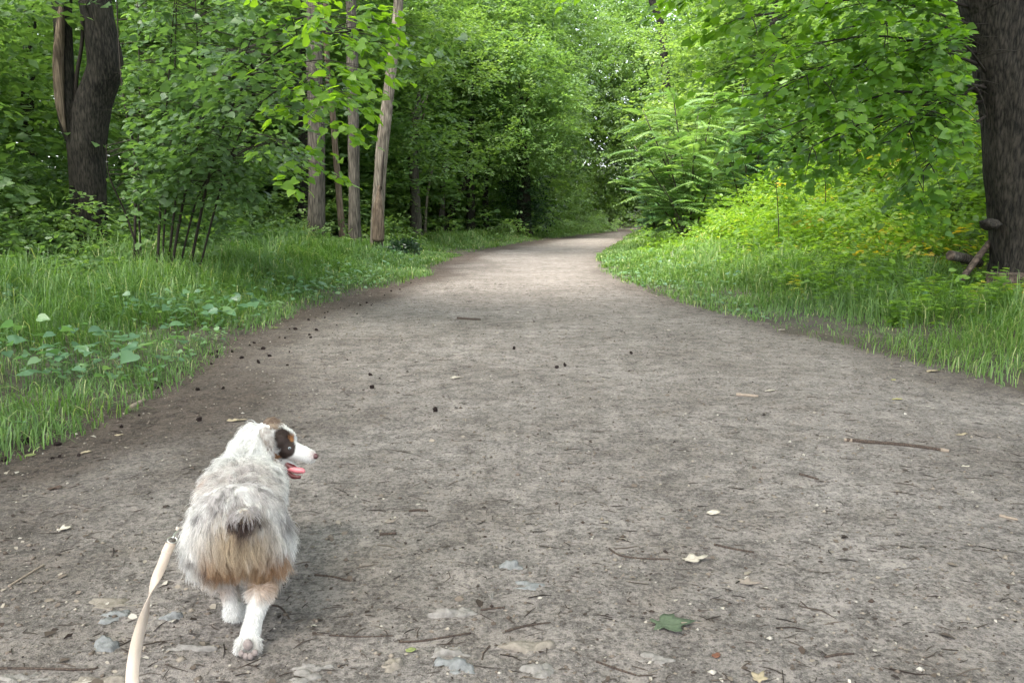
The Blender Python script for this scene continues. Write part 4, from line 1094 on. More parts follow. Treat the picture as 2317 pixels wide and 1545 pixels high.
    dd = np.linalg.norm((roots - (TC - UP * 0.045)) * np.array([0.75, 1, 1]), axis=1)
    kb = (isin('rump', 'torso') * (1 - sstep(0.024, 0.050, dd)) * 0.85 * r.uniform(0.5, 1, n))[:, None]
    col = col * (1 - kb) + BROWN * 2.2 * kb
    rad = np.where(ln > 0.02, 0.00055, 0.0006)
    cu = bpy.data.hair_curves.new(name)
    cu.add_curves([nk] * n)
    cu.points.foreach_set('position', (pts - DOG0).astype(np.float32).ravel())
    ra = (rad[:, None] * np.linspace(1.0, 0.25, nk)[None]).astype(np.float32)
    cu.points.foreach_set('radius', ra.ravel())
    at = cu.attributes.new('coat', 'FLOAT_COLOR', 'CURVE')
    c4 = np.ones((n, 4), np.float32); c4[:, :3] = np.clip(col, 0, 0.9); at.data.foreach_set('color', c4.ravel())
    cu.materials.append(M['hair'])
    o = bpy.data.objects.new(name, cu); COL.objects.link(o); o.parent = parent
    return o
body_me.calc_loop_triangles()
tri = np.empty(len(body_me.loop_triangles) * 3, np.int32); body_me.loop_triangles.foreach_get('vertices', tri); tri = tri.reshape(-1, 3)
e1 = bv[tri[:, 1]] - bv[tri[:, 0]]; e2 = bv[tri[:, 2]] - bv[tri[:, 0]]
cr_ = np.cross(e1, e2); ar = np.linalg.norm(cr_, axis=1) / 2
wt = np.ones(len(TAGS)); 
for t_, v_ in (('head', 2.2), ('muzzle', 2.2), ('cheek', 2.0), ('leg', 1.6), ('paw', 1.8)): wt[TAGS.index(t_)] = v_
ttag = btag[tri[:, 0]]
pr = ar * wt[ttag]; pr /= pr.sum()
rf = np.random.default_rng(77)
NF = 95000
ti = rf.choice(len(tri), NF, p=pr)
uv = rf.random((NF, 2)); fl = uv.sum(1) > 1; uv[fl] = 1 - uv[fl]
roots = bv[tri[ti, 0]] + e1[ti] * uv[:, :1] + e2[ti] * uv[:, 1:]
nor = nrm(cr_[ti])
fur('fur', roots, nor, ttag[ti], body)

# eye, nose, ears, tongue, mouth
def blob(name, parent, c, radii, mat, rot=None, sub=3, shape=None):
    bm = bmesh.new(); bmesh.ops.create_icosphere(bm, subdivisions=sub, radius=1.0)
    for v in bm.verts:
        q = np.array(v.co)
        if shape: q = shape(q)
        v.co = Vector(q * np.array(radii))
    me = bpy.data.meshes.new(name); bm.to_mesh(me); bm.free()
    for p_ in me.polygons: p_.use_smooth = True
    o = obj(name, me, mat, parent, c)
    if rot is not None: o.rotation_euler = rot
    return o
M['eye'] = plain_mat('eye_iris', (0.20, 0.23, 0.24), 0.3, 0.4, 0.2, 90, 0)
M['pupil'] = plain_mat('pupil', (0.01, 0.01, 0.012), 0.25, 0.4, 0.1, 10, 0)
M['nose'] = plain_mat('nose_leather', (0.085, 0.035, 0.036), 0.4, 0.5, 0.3, 160, 0.3)
M['tongue'] = plain_mat('tongue', (0.62, 0.20, 0.22), 0.35, 0.5, 0.15, 90, 0.2)
M['gum'] = plain_mat('mouth_inside', (0.10, 0.018, 0.020), 0.4, 0.5, 0.3, 60, 0.1)
M['pad'] = plain_mat('paw_pad', (0.20, 0.165, 0.15), 0.8, 0.3, 0.3, 120, 0.3)
ec = P(655.5, 1014, 2.842)
eye = blob('eye', body, ec - DOG0, (0.0062, 0.0055, 0.0058), M['eye'])
blob('pupil', eye, np.array([0.0008, -0.0030, 0.0002]), (0.0036, 0.0036, 0.0036), M['pupil'])
blob('nose', body, Q(714, 2.842, 0.394) - DOG0, (0.0115, 0.0135, 0.0125), M['nose'], shape=lambda q: q * (1 - 0.18 * max(0, -q[2])))
V, F = tube(np.array([P(648, 1056, 2.862), P(660, 1061, 2.856), P(672, 1064, 2.85), P(684, 1065, 2.846), P(687, 1070, 2.844)]) - DOG0, [0.010, 0.012, 0.0125, 0.011, 0.006], 14, 22)
tg_ = obj('tongue', mesh_np('tongue', V, F, smooth=True), M['tongue'], body)
V, F = tube(np.array([P(648, 1052, 2.870), P(664, 1060, 2.862), P(678, 1066, 2.857)]) - DOG0, [0.020, 0.017, 0.011], 12, 12)
obj('mouth', mesh_np('mouth', V, F, smooth=True), M['gum'], body)
V, F = tube(np.array([P(650, 1068, 2.852), P(663, 1078, 2.846), P(680, 1079, 2.843)]) - DOG0, [0.007, 0.009, 0.006], 10, 12)
obj('lip', mesh_np('lip', V, F, smooth=True), M['gum'], body)
# ears: folded flaps with their own short hair
def ear(name, outline, fold, cols, label=None):
    P0 = np.array([P(*q) for q in outline])
    c = P0.mean(0); n_ = len(P0)
    nr = nrm(np.cross(P0[1] - P0[0], P0[n_ // 2] - P0[0])); nr = nr if nr[1] < 0 else -nr
    rings = [P0, (P0 + c) / 2 + nr * fold, ]
    V = np.vstack([P0, (P0 * 0.5 + c * 0.5) + nr * fold, c[None] + nr * fold * 1.3, (P0 * 0.5 + c * 0.5) - nr * 0.006, c[None] - nr * 0.008])
    j = np.arange(n_); k = (j + 1) % n_
    A, B, D_, E_ = n_, 2 * n_, 2 * n_ + 1, 3 * n_ + 1
    F4 = np.concatenate([np.stack([j, k, A + k, A + j], -1), np.stack([k, j, D_ + j, D_ + k], -1)])
    F3 = np.concatenate([np.stack([A + j, A + k, np.full(n_, B)], -1), np.stack([D_ + k, D_ + j, np.full(n_, E_)], -1)])
    t_ = np.linspace(0, 1, len(V))
    w = 0.5 + 0.5 * noise3(V * 95, 331)
    colr = np.array(cols[0]) * (1 - w[:, None]) + np.array(cols[1]) * w[:, None]
    me = mesh_np(name, V - DOG0, [F4, F3], smooth=True, extra={'coat': colr})
    o = obj(name, me, M['coat'], body)
    # hair on the flap
    r = np.random.default_rng(int(abs(outline[0][0]) * 7))
    m_ = 1500
    tri_ = np.concatenate([F3, F4[:, :3], F4[:, [0, 2, 3]]])
    a_ = np.linalg.norm(np.cross(V[tri_[:, 1]] - V[tri_[:, 0]], V[tri_[:, 2]] - V[tri_[:, 0]]), axis=1)
    ii = r.choice(len(tri_), m_, p=a_ / a_.sum()); q = r.random((m_, 2)); f_ = q.sum(1) > 1; q[f_] = 1 - q[f_]
    R0 = V[tri_[ii, 0]] + (V[tri_[ii, 1]] - V[tri_[ii, 0]]) * q[:, :1] + (V[tri_[ii, 2]] - V[tri_[ii, 0]]) * q[:, 1:]
    N0 = nrm(np.cross(V[tri_[ii, 1]] - V[tri_[ii, 0]], V[tri_[ii, 2]] - V[tri_[ii, 0]]))
    N0 = np.where((N0 * (R0 - c)).sum(1, keepdims=True) < 0, -N0, N0)
    dirv = nrm(nrm(P0[n_ // 2] - P0[0]) * 0.8 + N0 * 0.4 + r.normal(0, 0.2, (m_, 3)))
    l_ = r.uniform(0.008, 0.020, m_)[:, None]
    pts = np.stack([R0 + dirv * l_ * t - UP * 0.004 * t * t for t in np.linspace(0, 1, 4)], 1)
    w = 0.5 + 0.5 * noise3(R0 * 95, 331) + r.normal(0, 0.12, m_)
    w = np.clip(w, 0, 1)[:, None]
    cu = bpy.data.hair_curves.new('ear_hair'); cu.add_curves([4] * m_)
    cu.points.foreach_set('position', (pts - DOG0).astype(np.float32).ravel())
    cu.points.foreach_set('radius', np.tile(np.array([0.0007, 0.0006, 0.0004, 0.0002], np.float32), m_))
    at = cu.attributes.new('coat', 'FLOAT_COLOR', 'CURVE')
    c4 = np.ones((m_, 4), np.float32); c4[:, :3] = np.array(cols[0]) * (1 - w) + np.array(cols[1]) * w; at.data.foreach_set('color', c4.ravel())
    cu.materials.append(M['hair'])
    h = bpy.data.objects.new('ear_hair', cu); COL.objects.link(h); h.parent = o
    if label: o['label'] = label
    return o
ear('ear', [(586, 972, 2.865), (600, 964, 2.858), (612, 975, 2.842), (617, 1000, 2.826), (613, 1036, 2.818), (604, 1026, 2.830), (594, 1002, 2.848)], 0.010, (WHITE * 0.95, np.array([0.20, 0.15, 0.12])), 'white drooping ear nearest the viewer')
ear('ear', [(594, 956, 2.915), (603, 946, 2.93), (615, 943, 2.935), (629, 951, 2.925), (641, 966, 2.905), (639, 977, 2.888), (625, 970, 2.868), (608, 972, 2.868)], 0.010, (np.array([0.085, 0.045, 0.028]), np.array([0.34, 0.27, 0.20])), 'brown folded ear on the far side')
# pads under the lifted hind foot
for dx, py, w in ((-15, 1478, 0.0085), (-5, 1484, 0.009), (6, 1484, 0.009), (16, 1476, 0.0085), (0, 1458, 0.014)):
    blob('paw_pad', body, P(561 + dx, py, 2.118 if w < 0.01 else 2.132) - DOG0, (w, w * 0.75, w * 1.25), M['pad'])

# ------------------------------------------------------------------ leash
M['webbing'] = plain_mat('webbing', (0.45, 0.365, 0.305), 0.75, 0.3, 0.06, 400, 0.15)
M['print'] = plain_mat('print', (0.40, 0.32, 0.28), 0.8, 0.2, 0.1, 60, 0)
M['metal'] = plain_mat('metal', (0.55, 0.53, 0.50), 0.3, 0.6, 0.15, 40, 0.05, 1.0)
lp = np.array([P(386, 1230, 2.28), P(376, 1252, 2.24), P(367, 1277, 2.19), P(356, 1302, 2.13), P(346, 1330, 2.07), P(339, 1352, 2.02), P(331, 1380, 1.97), P(321, 1412, 1.90), P(311, 1447, 1.84), P(303, 1490, 1.77), P(299, 1530, 1.72), P(294, 1640, 1.56), np.array([-0.58, 0.92, 0.42]), np.array([-0.35, 0.45, 0.80])])
tw = np.radians([12, 10, 8, 20, 62, 96, 128, 150, 165, 176, 185, 190, 195, 200])
m_ = 110
Cl = catmull(lp, m_); tw = np.interp(np.linspace(0, 1, m_), np.linspace(0, 1, len(tw)), tw)
T = nrm(np.gradient(Cl, axis=0))
vw = nrm(Cl - np.array([0, 0, CAM_H]))
S0 = nrm(np.cross(T, vw)); B0 = np.cross(T, S0)
S = S0 * np.cos(tw)[:, None] + B0 * np.sin(tw)[:, None]; NN = np.cross(T, S)
hw, ht = 0.0145, 0.0012
V = np.stack([Cl - S * hw - NN * ht, Cl + S * hw - NN * ht, Cl + S * hw + NN * ht, Cl - S * hw + NN * ht], 1).reshape(-1, 3)
i = np.arange(m_ - 1)[:, None] * 4; j = np.arange(4)[None]; k = (j + 1) % 4
F = np.stack([i + j, i + k, i + 4 + k, i + 4 + j], -1).reshape(-1, 4)
LS0 = Cl[0]
leash = thing('leash', 'flat pale pink twisted webbing leash running from the dog to the lower left', 'leash', LS0)
obj('strap', mesh_np('strap', V - LS0, [F, np.array([[3, 2, 1, 0], [4 * m_ - 4, 4 * m_ - 3, 4 * m_ - 2, 4 * m_ - 1]])], smooth=False), M['webbing'], leash)
# stitched fold near the clip
q = 9
V = np.stack([Cl[:q] - S[:q] * (hw + .0006) - NN[:q] * 0.003, Cl[:q] + S[:q] * (hw + .0006) - NN[:q] * 0.003, Cl[:q] + S[:q] * (hw + .0006) + NN[:q] * 0.003, Cl[:q] - S[:q] * (hw + .0006) + NN[:q] * 0.003], 1).reshape(-1, 3)
i = np.arange(q - 1)[:, None] * 4
F = np.stack([i + j, i + k, i + 4 + k, i + 4 + j], -1).reshape(-1, 4)
obj('fold', mesh_np('fold', V - LS0, [F, np.array([[3, 2, 1, 0], [4 * q - 4, 4 * q - 3, 4 * q - 2, 4 * q - 1]])]), M['webbing'], leash)
th = np.linspace(0, 2 * np.pi, 20)
cpos = LS0 - T[0] * 0.017
ring = [cpos + S[0] * math.cos(t_) * 0.014 - T[0] * math.sin(t_) * 0.013 for t_ in th]
V, F = tube(np.array(ring) - LS0, np.full(20, 0.0021), 8, 40)
clip = obj('clip', mesh_np('clip', V, F, smooth=True), M['metal'], leash)
V, F = tube(np.array([cpos - T[0] * 0.008, cpos - T[0] * 0.028, cpos - T[0] * 0.05 + S[0] * 0.006, cpos - T[0] * 0.058 - S[0] * .004]) - LS0, [0.0045, 0.004, 0.0032, 0.003], 8, 14)
obj('swivel', mesh_np('swivel', V, F, smooth=True), M['metal'], clip)
# strap that goes on from the clip into the coat
hp = np.array([cpos - T[0] * 0.05, Q(425, 2.42, 0.285), Q(470, 2.48, 0.29)])
V, F = tube(hp - LS0, [0.006, 0.006, 0.006], 8, 10)
obj('tether', mesh_np('tether', V, F, smooth=True), M['webbing'], leash)

# ------------------------------------------------------------------ litter on the path
def on_path(n, y0, y1, yp=1.6, left=0.0, r=rng):
    y = y0 + (y1 - y0) * r.random(n) ** yp
    u = r.random(n)
    u = np.where(r.random(n) < left, u ** 3.0, u)
    a, b = xl(y) - 0.1, xr(y) + 0.1
    lo, hi = -0.75 * y - 0.6, 0.75 * y + 0.6                 # only what can be seen from about here
    a, b = np.maximum(a, lo), np.minimum(b, hi)
    x = a + (b - a) * u
    return x, y
def surf(x, y):
    x = np.asarray(x, float); y = np.asarray(y, float)
    u_ = (x - (xl(y) - 0.45)) / (xr(y) - xl(y) + 0.9)
    return np.maximum(pz(x, y) - 0.024 * np.abs(u_ - 0.5), gz(x, y))
M['litter'] = tint_mat('litter', [(0.0, (0.016, 0.011, 0.009)), (0.35, (0.050, 0.036, 0.028)), (0.65, (0.14, 0.112, 0.088)), (0.9, (0.26, 0.225, 0.18)), (1.0, (0.36, 0.33, 0.28))], 0.85, 0.25)
b = MB()
n = 8000                                                      # twiglets
x, y = on_path(n, 1.3, 15, 1.7, 0.35); z = surf(x, y)
ln = rng.gamma(2.2, 0.017, n).clip(0.012, 0.15); a = rng.normal(0, 0.75, n); rd = rng.uniform(0.0006, 0.0019, n) * (1 + 4 * ln)
bend = rng.normal(0, 0.07, n) * ln
c0 = np.stack([x, y, z + rd * 0.7], -1); dx = np.stack([np.cos(a), np.sin(a), rng.normal(0, 0.04, n)], -1); sd = np.stack([-np.sin(a), np.cos(a), 0 * a], -1)
ctr = [c0 - dx * ln[:, None] / 2, c0 + sd * bend[:, None] + np.array([0, 0, 1]) * (rd * 0.8)[:, None], c0 + dx * ln[:, None] / 2]
V = []
for q, cq in enumerate(ctr):
    for t_ in (0.5, 2.6, 4.7):
        V.append(cq + (sd * math.cos(t_) + np.array([0, 0, 1.0]) * math.sin(t_)) * (rd * (1.0, 1.0, 0.6)[q])[:, None])
V = np.stack(V, 1)
f = np.array([[r_ * 3 + j_, r_ * 3 + (j_ + 1) % 3, (r_ + 1) * 3 + (j_ + 1) % 3, (r_ + 1) * 3 + j_] for r_ in (0, 1) for j_ in range(3)])
t_ = np.clip(rng.normal(0.30, 0.16, n), 0.02, 0.8)
b.add(V.reshape(-1, 3), (f[None] + (np.arange(n) * 9)[:, None, None]).reshape(-1, 4), np.repeat(t_, 9))
n = 17000                                                      # leaf fragments and chips
x, y = on_path(n, 1.3, 16, 1.6, 0.45); z = surf(x, y)
s_ = rng.gamma(1.8, 0.0034, n).clip(0.002, 0.03); a = rng.uniform(0, 6.28, n)
u = np.stack([np.cos(a), np.sin(a), rng.normal(0, 0.15, n)], -1); nn = np.array([0, 0, 1.0]) + rng.normal(0, 0.28, (n, 3))
t_ = np.clip(np.where(rng.random(n) < 0.35, rng.normal(0.85, 0.12, n), rng.normal(0.42, 0.2, n)), 0, 1)
KK = tmpl([(-0.5, 0.1, 0.0), (-0.1, 0.36, 0.12), (0.5, 0.08, 0.05), (0.2, -0.34, 0.14), (-0.3, -0.22, 0.02)], [(0, 2, 1), (0, 3, 2), (0, 4, 3)])
b.add(*leaves(np.stack([x, y, z + 0.0025], -1), u, nn, s_ * 1.6, KK, t_))
n = 15000                                                      # grit
x, y = on_path(n, 1.3, 12, 1.5, 0.1); z = surf(x, y)
s_ = rng.gamma(2.0, 0.0017, n).clip(0.0015, 0.013)
oc = np.array([(1, 0, 0), (0, 1, 0), (-1, 0, 0), (0, -1, 0), (0, 0, 0.8), (0, 0, -0.6)], float)
of = np.array([(0, 1, 4), (1, 2, 4), (2, 3, 4), (3, 0, 4), (1, 0, 5), (2, 1, 5), (3, 2, 5), (0, 3, 5)])
V = np.stack([x, y, z + s_ * 0.25], -1)[:, None] + (oc[None] * rng.uniform(0.6, 1.3, (n, 6, 3))) * s_[:, None, None]
b.add(V.reshape(-1, 3), (of[None] + (np.arange(n) * 6)[:, None, None]).reshape(-1, 3), np.repeat(np.clip(rng.normal(0.66, 0.2, n), 0, 1), 6))
n = 4200                                                      # coarse gravel
x, y = on_path(n, 1.3, 10, 1.4, 0.0); z = surf(x, y)
s_ = rng.gamma(3.0, 0.0019, n).clip(0.003, 0.016)
V = np.stack([x, y, z + s_ * 0.05], -1)[:, None] + (oc[None] * rng.uniform(0.6, 1.3, (n, 6, 3)) * np.array([1, 1, 0.6])) * s_[:, None, None]
b.add(V.reshape(-1, 3), (of[None] + (np.arange(n) * 6)[:, None, None]).reshape(-1, 3), np.repeat(np.clip(rng.normal(0.62, 0.13, n), 0.2, 0.95), 6))
tag(obj('litter', b.mesh('litter'), M['litter']), 'fine twiglets, leaf crumbs and grit strewn over the path', 'litter', kind='stuff')

# seed balls along the left edge
def lump(name, seed, rx, ry, rz, amp, freq, mat, sub=3):
    bm = bmesh.new(); bmesh.ops.create_icosphere(bm, subdivisions=sub, radius=1.0)
    me = bpy.data.meshes.new(name); bm.to_mesh(me); bm.free(); me.materials.append(mat)
    q = np.empty(len(me.vertices) * 3, np.float32); me.vertices.foreach_get('co', q); q = q.reshape(-1, 3).astype(float)
    q = q * (1 + amp * fbm(q * freq + seed * 3.7, seed))[:, None] * np.array([rx, ry, rz])
    me.vertices.foreach_set('co', q.astype(np.float32).ravel()); me.update()
    return me
M['husk'] = plain_mat('seed_husk', (0.018, 0.0125, 0.011), 0.95, 0.15, 0.5, 60, 0.8)
BALLS = [lump('seed_ball', 400 + k, 0.021, 0.019, 0.016, 0.42, 2.2, M['husk']) for k in range(4)]
def put_ball(x, y, s, lab, grp=None):
    o = obj('seed_ball', BALLS[int(rng.integers(0, 4))], None, None, (x, y, float(surf(np.array([x]), np.array([y]))[0]) + 0.009 * s))
    o.scale = (s, s * rng.uniform(0.7, 1.1), s * rng.uniform(0.65, 1.0)); o.rotation_euler = tuple(rng.uniform(0, 6.28, 3))
    tag(o, lab, 'seed ball', grp)
EDGE = [(178, 1028), (118, 1032), (135, 1030), (10, 1038), (60, 1000), (130, 1005), (275, 965), (315, 940), (450, 950), (140, 973), (447, 882), (365, 868), (355, 875), (505, 880), (352, 866), (478, 824), (420, 833), (547, 812), (585, 822), (650, 825), (525, 795), (495, 796), (490, 808), (478, 800),
        (575, 775), (565, 780), (632, 764), (645, 765), (703, 764), (655, 744), (716, 748), (700, 758), (668, 746), (698, 723), (735, 718), (742, 706), (762, 736), (735, 708), (808, 710), (655, 796), (700, 758), (840, 690), (830, 684), (815, 690), (790, 690), (770, 697), (843, 686), (870, 668), (780, 700), (905, 655), (885, 660), (930, 640), (596, 790), (610, 806)]
for (px, py) in EDGE:
    p_ = G(px, py)
    put_ball(p_[0], p_[1], rng.uniform(0.45, 1.15), 'dark brown seed ball lying in the leaf mould along the left path edge', 'seed balls along the path edge')
for (px, py, lab) in [(842, 879, 'single round dark seed ball on bare path, above and right of the dog'), (1428, 799, 'dark seed ball in the middle of the path, below the far dark stick'), (1278, 828, 'right one of two small seed balls lying close together mid path'), (1260, 832, 'left one of two small seed balls lying close together mid path'),
                      (838, 848, 'seed ball just above the single round one on bare path'), (1163, 790, 'small dark seed ball left of the middle one on the path'), (985, 928, 'dark seed ball of a touching pair, right of the dog head')]:
    p_ = G(px, py); put_ball(p_[0], p_[1], 1.0, lab)

# sticks
M['stick'] = bark_mat('stick_bark', (0.028, 0.021, 0.018), (0.105, 0.078, 0.06), sx=120, sz=120, bump=0.4)
M['pale_stick'] = plain_mat('pale_stick', (0.22, 0.175, 0.135), 0.8, 0.3, 0.25, 60, 0.3)
def stick(px, w, lab, mat='stick', ends=None, name='stick', lift=0.5):
    g = np.array([G(*q) for q in px]); rad = w / 2 * SC(g[:, 1].mean(), 0)
    g[:, 2] = surf(g[:, 0], g[:, 1]) + rad * lift
    c = g.mean(0)
    V, F = tube(g - c, np.linspace(1.0, 0.75, len(g)) * rad, 9, len(g) * 7, lambda v, th, R: 0.16 * R * noise3(v * 90, 411) + 0.10 * R * noise3(v * 30, 412))
    o = obj(name, mesh_np(name, V, F, smooth=True), M[mat], None, c)
    tag(o, lab, 'stick')
    for e in ends or []:
        i0, i1 = (0, 1) if e == 0 else (-1, -2)
        d = nrm(g[i1] - g[i0])
        V, F = tube(np.array([g[i0] - d * 0.012, g[i0] + d * 0.03]) - c, [rad * 0.75, rad * 1.06], 9, 5)
        obj('broken_end', mesh_np('broken_end', V, F, smooth=True), M['pale_stick'], o)
stick([(1915, 999), (1980, 1004), (2040, 1009), (2095, 1015), (2142, 1021)], 10, 'long dark stick with pale broken ends at the right of the path', ends=[0, -1])
stick([(1143, 1427), (1190, 1416), (1246, 1408)], 6, 'straight dark stick left of the fallen green leaf')
stick([(903, 1448), (950, 1447), (1000, 1441), (1066, 1433)], 6, 'long thin dark stick right of the dog, above the pale flat stone')
stick([(745, 1434), (820, 1438), (890, 1436)], 4, 'long faint thin stick just right of the hind paws of the dog')
stick([(1616, 1229), (1660, 1238), (1706, 1247)], 6, 'short dark stick up and right of the pale torn leaf')
stick([(1378, 1238), (1402, 1252), (1450, 1260), (1515, 1262)], 5, 'bent dark twig pointing at the pale torn leaf')
stick([(1349, 1496), (1395, 1510), (1440, 1522)], 6, 'dark stick at the bottom edge below the fallen green leaf')
stick([(712, 1296), (750, 1302), (791, 1313)], 6, 'short dark stick close to the right flank of the dog')
stick([(1088, 1381), (1115, 1378), (1142, 1374)], 6, 'stubby dark stick beside the pale narrow stone')
stick([(859, 1206), (897, 1203)], 8, 'very short thick black twig in the middle of the path')
stick([(0, 1511), (90, 1513), (200, 1513), (222, 1508)], 7, 'long dark stick lying across the bottom left corner')
stick([(20, 1325), (60, 1298), (98, 1273)], 6, 'pale brown stick slanting up near the left border', 'pale_stick')
stick([(297, 921), (312, 913), (326, 906)], 11, 'short thick pale stick at the grass edge, above left of the dog', 'pale_stick')
stick([(1666, 892), (1690, 894), (1716, 896)], 9, 'flat pale bark strip on the path, upper right of centre', 'pale_stick')
stick([(1035, 722), (1060, 724), (1088, 724)], 6, 'far dark stick lying across the bright middle of the path')
stick([(1108, 1460), (1095, 1475), (1091, 1491)], 5, 'small curved upright-looking twig beside the pale flat stone')
stick([(2262, 1163), (2282, 1168), (2303, 1173)], 8, 'pale stub of wood near the right border below the long stick', 'pale_stick')
stick([(1808, 1078), (1830, 1082), (1852, 1086)], 6, 'short dark twig below the left end of the long stick')
stick([(1866, 1484), (1900, 1480), (1932, 1479)], 7, 'short dark twig at the bottom right of the path')
stick([(530, 1135), (560, 1128), (600, 1122)], 4, 'thin twig hidden mostly behind the dog')
stick([(925, 1157), (945, 1155), (968, 1157)], 7, 'small forked-looking dark twig in the middle of the path')
stick([(590, 1368), (632, 1372), (655, 1398)], 5, 'bent dark twig lying right beside the hind legs of the dog')

# fallen leaves, one by one
def dead_leaf(px, py, wpx, mat, lab, curl=0.35, rot=0.0, lobed=False, seed=0, lift=0.004, asp=1.0):
    g = G(px, py); s = wpx * SC(g[1], 0)
    r = np.random.default_rng(500 + seed)
    th = np.linspace(0, 2 * np.pi, 28, endpoint=False)
    rad = 0.5 * (0.72 + 0.28 * np.cos(th))
    if lobed: rad = rad * (1 + 0.28 * np.cos(5 * th) + 0.08 * r.normal(0, 1, 28))
    else: rad = rad * (1 + 0.08 * r.normal(0, 1, 28))
    X_, Y_ = np.cos(th) * rad, np.sin(th) * rad * 0.8 * asp
    rings = [(0.0, 1), (0.35, 28), (0.7, 28), (1.0, 28)]
    V = [np.zeros((1, 3))]
    for f_ in (0.35, 0.7, 1.0):
        zz = curl * (0.55 * (Y_ * f_) ** 2 * 2 + 0.35 * (X_ * f_) ** 2) + 0.05 * f_ * noise3(np.stack([X_ * 5, Y_ * 5, 0 * X_ + seed], -1), 421)
        V.append(np.stack([X_ * f_, Y_ * f_, zz], -1))
    V = np.concatenate(V) * s
    c_, sn = math.cos(rot), math.sin(rot)
    V = V @ np.array([[c_, sn, 0], [-sn, c_, 0], [0, 0, 1]])
    V[:, 2] -= V[:, 2].min()
    j = np.arange(28); k = (j + 1) % 28
    F3 = np.stack([np.zeros(28, int), 1 + j, 1 + k], -1)
    F4 = np.concatenate([np.stack([1 + 28 * q + j, 1 + 28 * (q + 1) + j, 1 + 28 * (q + 1) + k, 1 + 28 * q + k], -1) for q in (0, 1)])
    nv_ = len(V); Vb = V - np.array([0, 0, 0.0012])
    edge = 57 + j
    Fs = [np.concatenate([F3, F3[:, ::-1] + nv_]), np.concatenate([F4, F4[:, ::-1] + nv_, np.stack([57 + k, 57 + j, 57 + j + nv_, 57 + k + nv_], -1)])]
    z = float(surf(np.array([g[0]]), np.array([g[1]]))[0])
    o = obj('fallen_leaf', mesh_np('fallen_leaf', np.vstack([V, Vb]), Fs, smooth=True), M[mat], None, (g[0], g[1], z + lift))
    tag(o, lab, 'leaf')
    V, F = tube(np.array([[0.36 * c_, 0.36 * sn, 0.03], [0.55 * c_, 0.55 * sn, 0.02], [0.72 * c_ + 0.05, 0.72 * sn, 0.015]]) * s, [s * 0.014, s * 0.011, s * 0.009], 5, 6)
    obj('stalk', mesh_np('stalk', V, F, smooth=True), M['pale_stick'], o)
for nm, c in (('green_dry', (0.070, 0.092, 0.055)), ('pale_dry', (0.36, 0.32, 0.26)), ('grey_dry', (0.20, 0.165, 0.135)), ('brown_dry', (0.06, 0.038, 0.027)), ('yellow_dry', (0.36, 0.33, 0.10)), ('lime_dry', (0.15, 0.175, 0.06)), ('tan_dry', (0.28, 0.23, 0.15)), ('rust_dry', (0.13, 0.055, 0.032))):
    M[nm] = plain_mat(nm, c, 0.7, 0.3, 0.22, 70, 0.35)
FL = [(1502, 1415, 112, 'green_dry', 'large fallen green lobed leaf, face down on the path', 0.5, 0.1, True, 1.0), (1608, 1162, 44, 'pale_dry', 'small pale curled leaf casting a dark shadow, right of centre', 1.5, -0.3, False, 0.7),
      (1562, 1264, 66, 'pale_dry', 'torn pale ragged leaf in the right foreground', 0.8, 0.2, True, 0.9), (1686, 1314, 54, 'grey_dry', 'grey-brown torn leaf below and right of the pale ragged one', 0.8, -0.2, True, 0.9),
      (2026, 902, 30, 'yellow_dry', 'small pale yellow leaf near the right path edge', 0.4, 0.0, False, 0.6), (620, 743, 30, 'lime_dry', 'lime green leaf fallen among the seed balls', 0.4, 0.1, False, 0.7), (265, 983, 26, 'tan_dry', 'small tan leaf left of the dog head', 0.4, 0.2, False, 0.7),
      (137, 1192, 34, 'pale_dry', 'pale crumpled leaf on the brown soil left of the dog', 0.9, 0.5, True, 1.0), (66, 1026, 34, 'lime_dry', 'light green leaf at the foot of the left grass', 0.4, -0.4, False, 0.8), (1618, 1484, 34, 'rust_dry', 'rust brown leaf at the bottom, below the green leaf', 0.8, 0.6, False, 0.8),
      (1716, 1535, 50, 'tan_dry', 'yellowish torn leaf cut by the bottom edge', 0.5, 0.9, True, 1.0), (2182, 1055, 24, 'pale_dry', 'small white leaf scrap below the right end of the long stick', 0.7, 0.1, False, 0.7), (2170, 984, 42, 'tan_dry', 'narrow tan leaf above the right end of the long stick', 0.6, 0.2, False, 0.4),
      (1508, 747, 22, 'pale_dry', 'tiny pale leaf in the far right half of the path', 0.3, 0.0, False, 0.6), (117, 1100, 44, 'brown_dry', 'dark brown curled leaf at the far left of the path', 1.0, 0.2, False, 0.8), (528, 952, 52, 'tan_dry', 'ragged tan leaf just left of the dog ear', 0.6, 0.0, True, 0.6),
      (2106, 840, 40, 'tan_dry', 'tan curled leaf at the right grass edge', 0.9, 0.3, False, 0.8), (1765, 745, 24, 'pale_dry', 'pale leaf under the creepers at the right verge', 0.5, 0.3, False, 0.8), (1025, 856, 30, 'pale_dry', 'small pale leaf in the middle distance of the path', 0.5, 0.2, True, 0.8), (925, 1472, 34, 'lime_dry', 'small green leaf scrap right of the dog paws', 0.4, 0.2, False, 0.7),
      (2020, 858, 14, 'yellow_dry', 'tiny yellow leaf spot near the right verge', 0.3, 0.2, False, 0.8), (1738, 885, 34, 'pale_dry', 'pale leaf lying right of the flat bark strip', 0.8, 0.2, False, 0.7), (190, 1022, 30, 'tan_dry', 'light tan leaf beside seed balls on the left', 0.6, 0.8, False, 0.7), (880, 1180, 34, 'grey_dry', 'greyish leaf in the middle of the path', 0.5, 0.8, True, 0.8)]
for k, (px, py, w, mt, lab, cu_, ro, lob, asp) in enumerate(FL):
    dead_leaf(px, py, w, mt, lab, cu_, ro, lob, k, 0.004, asp)

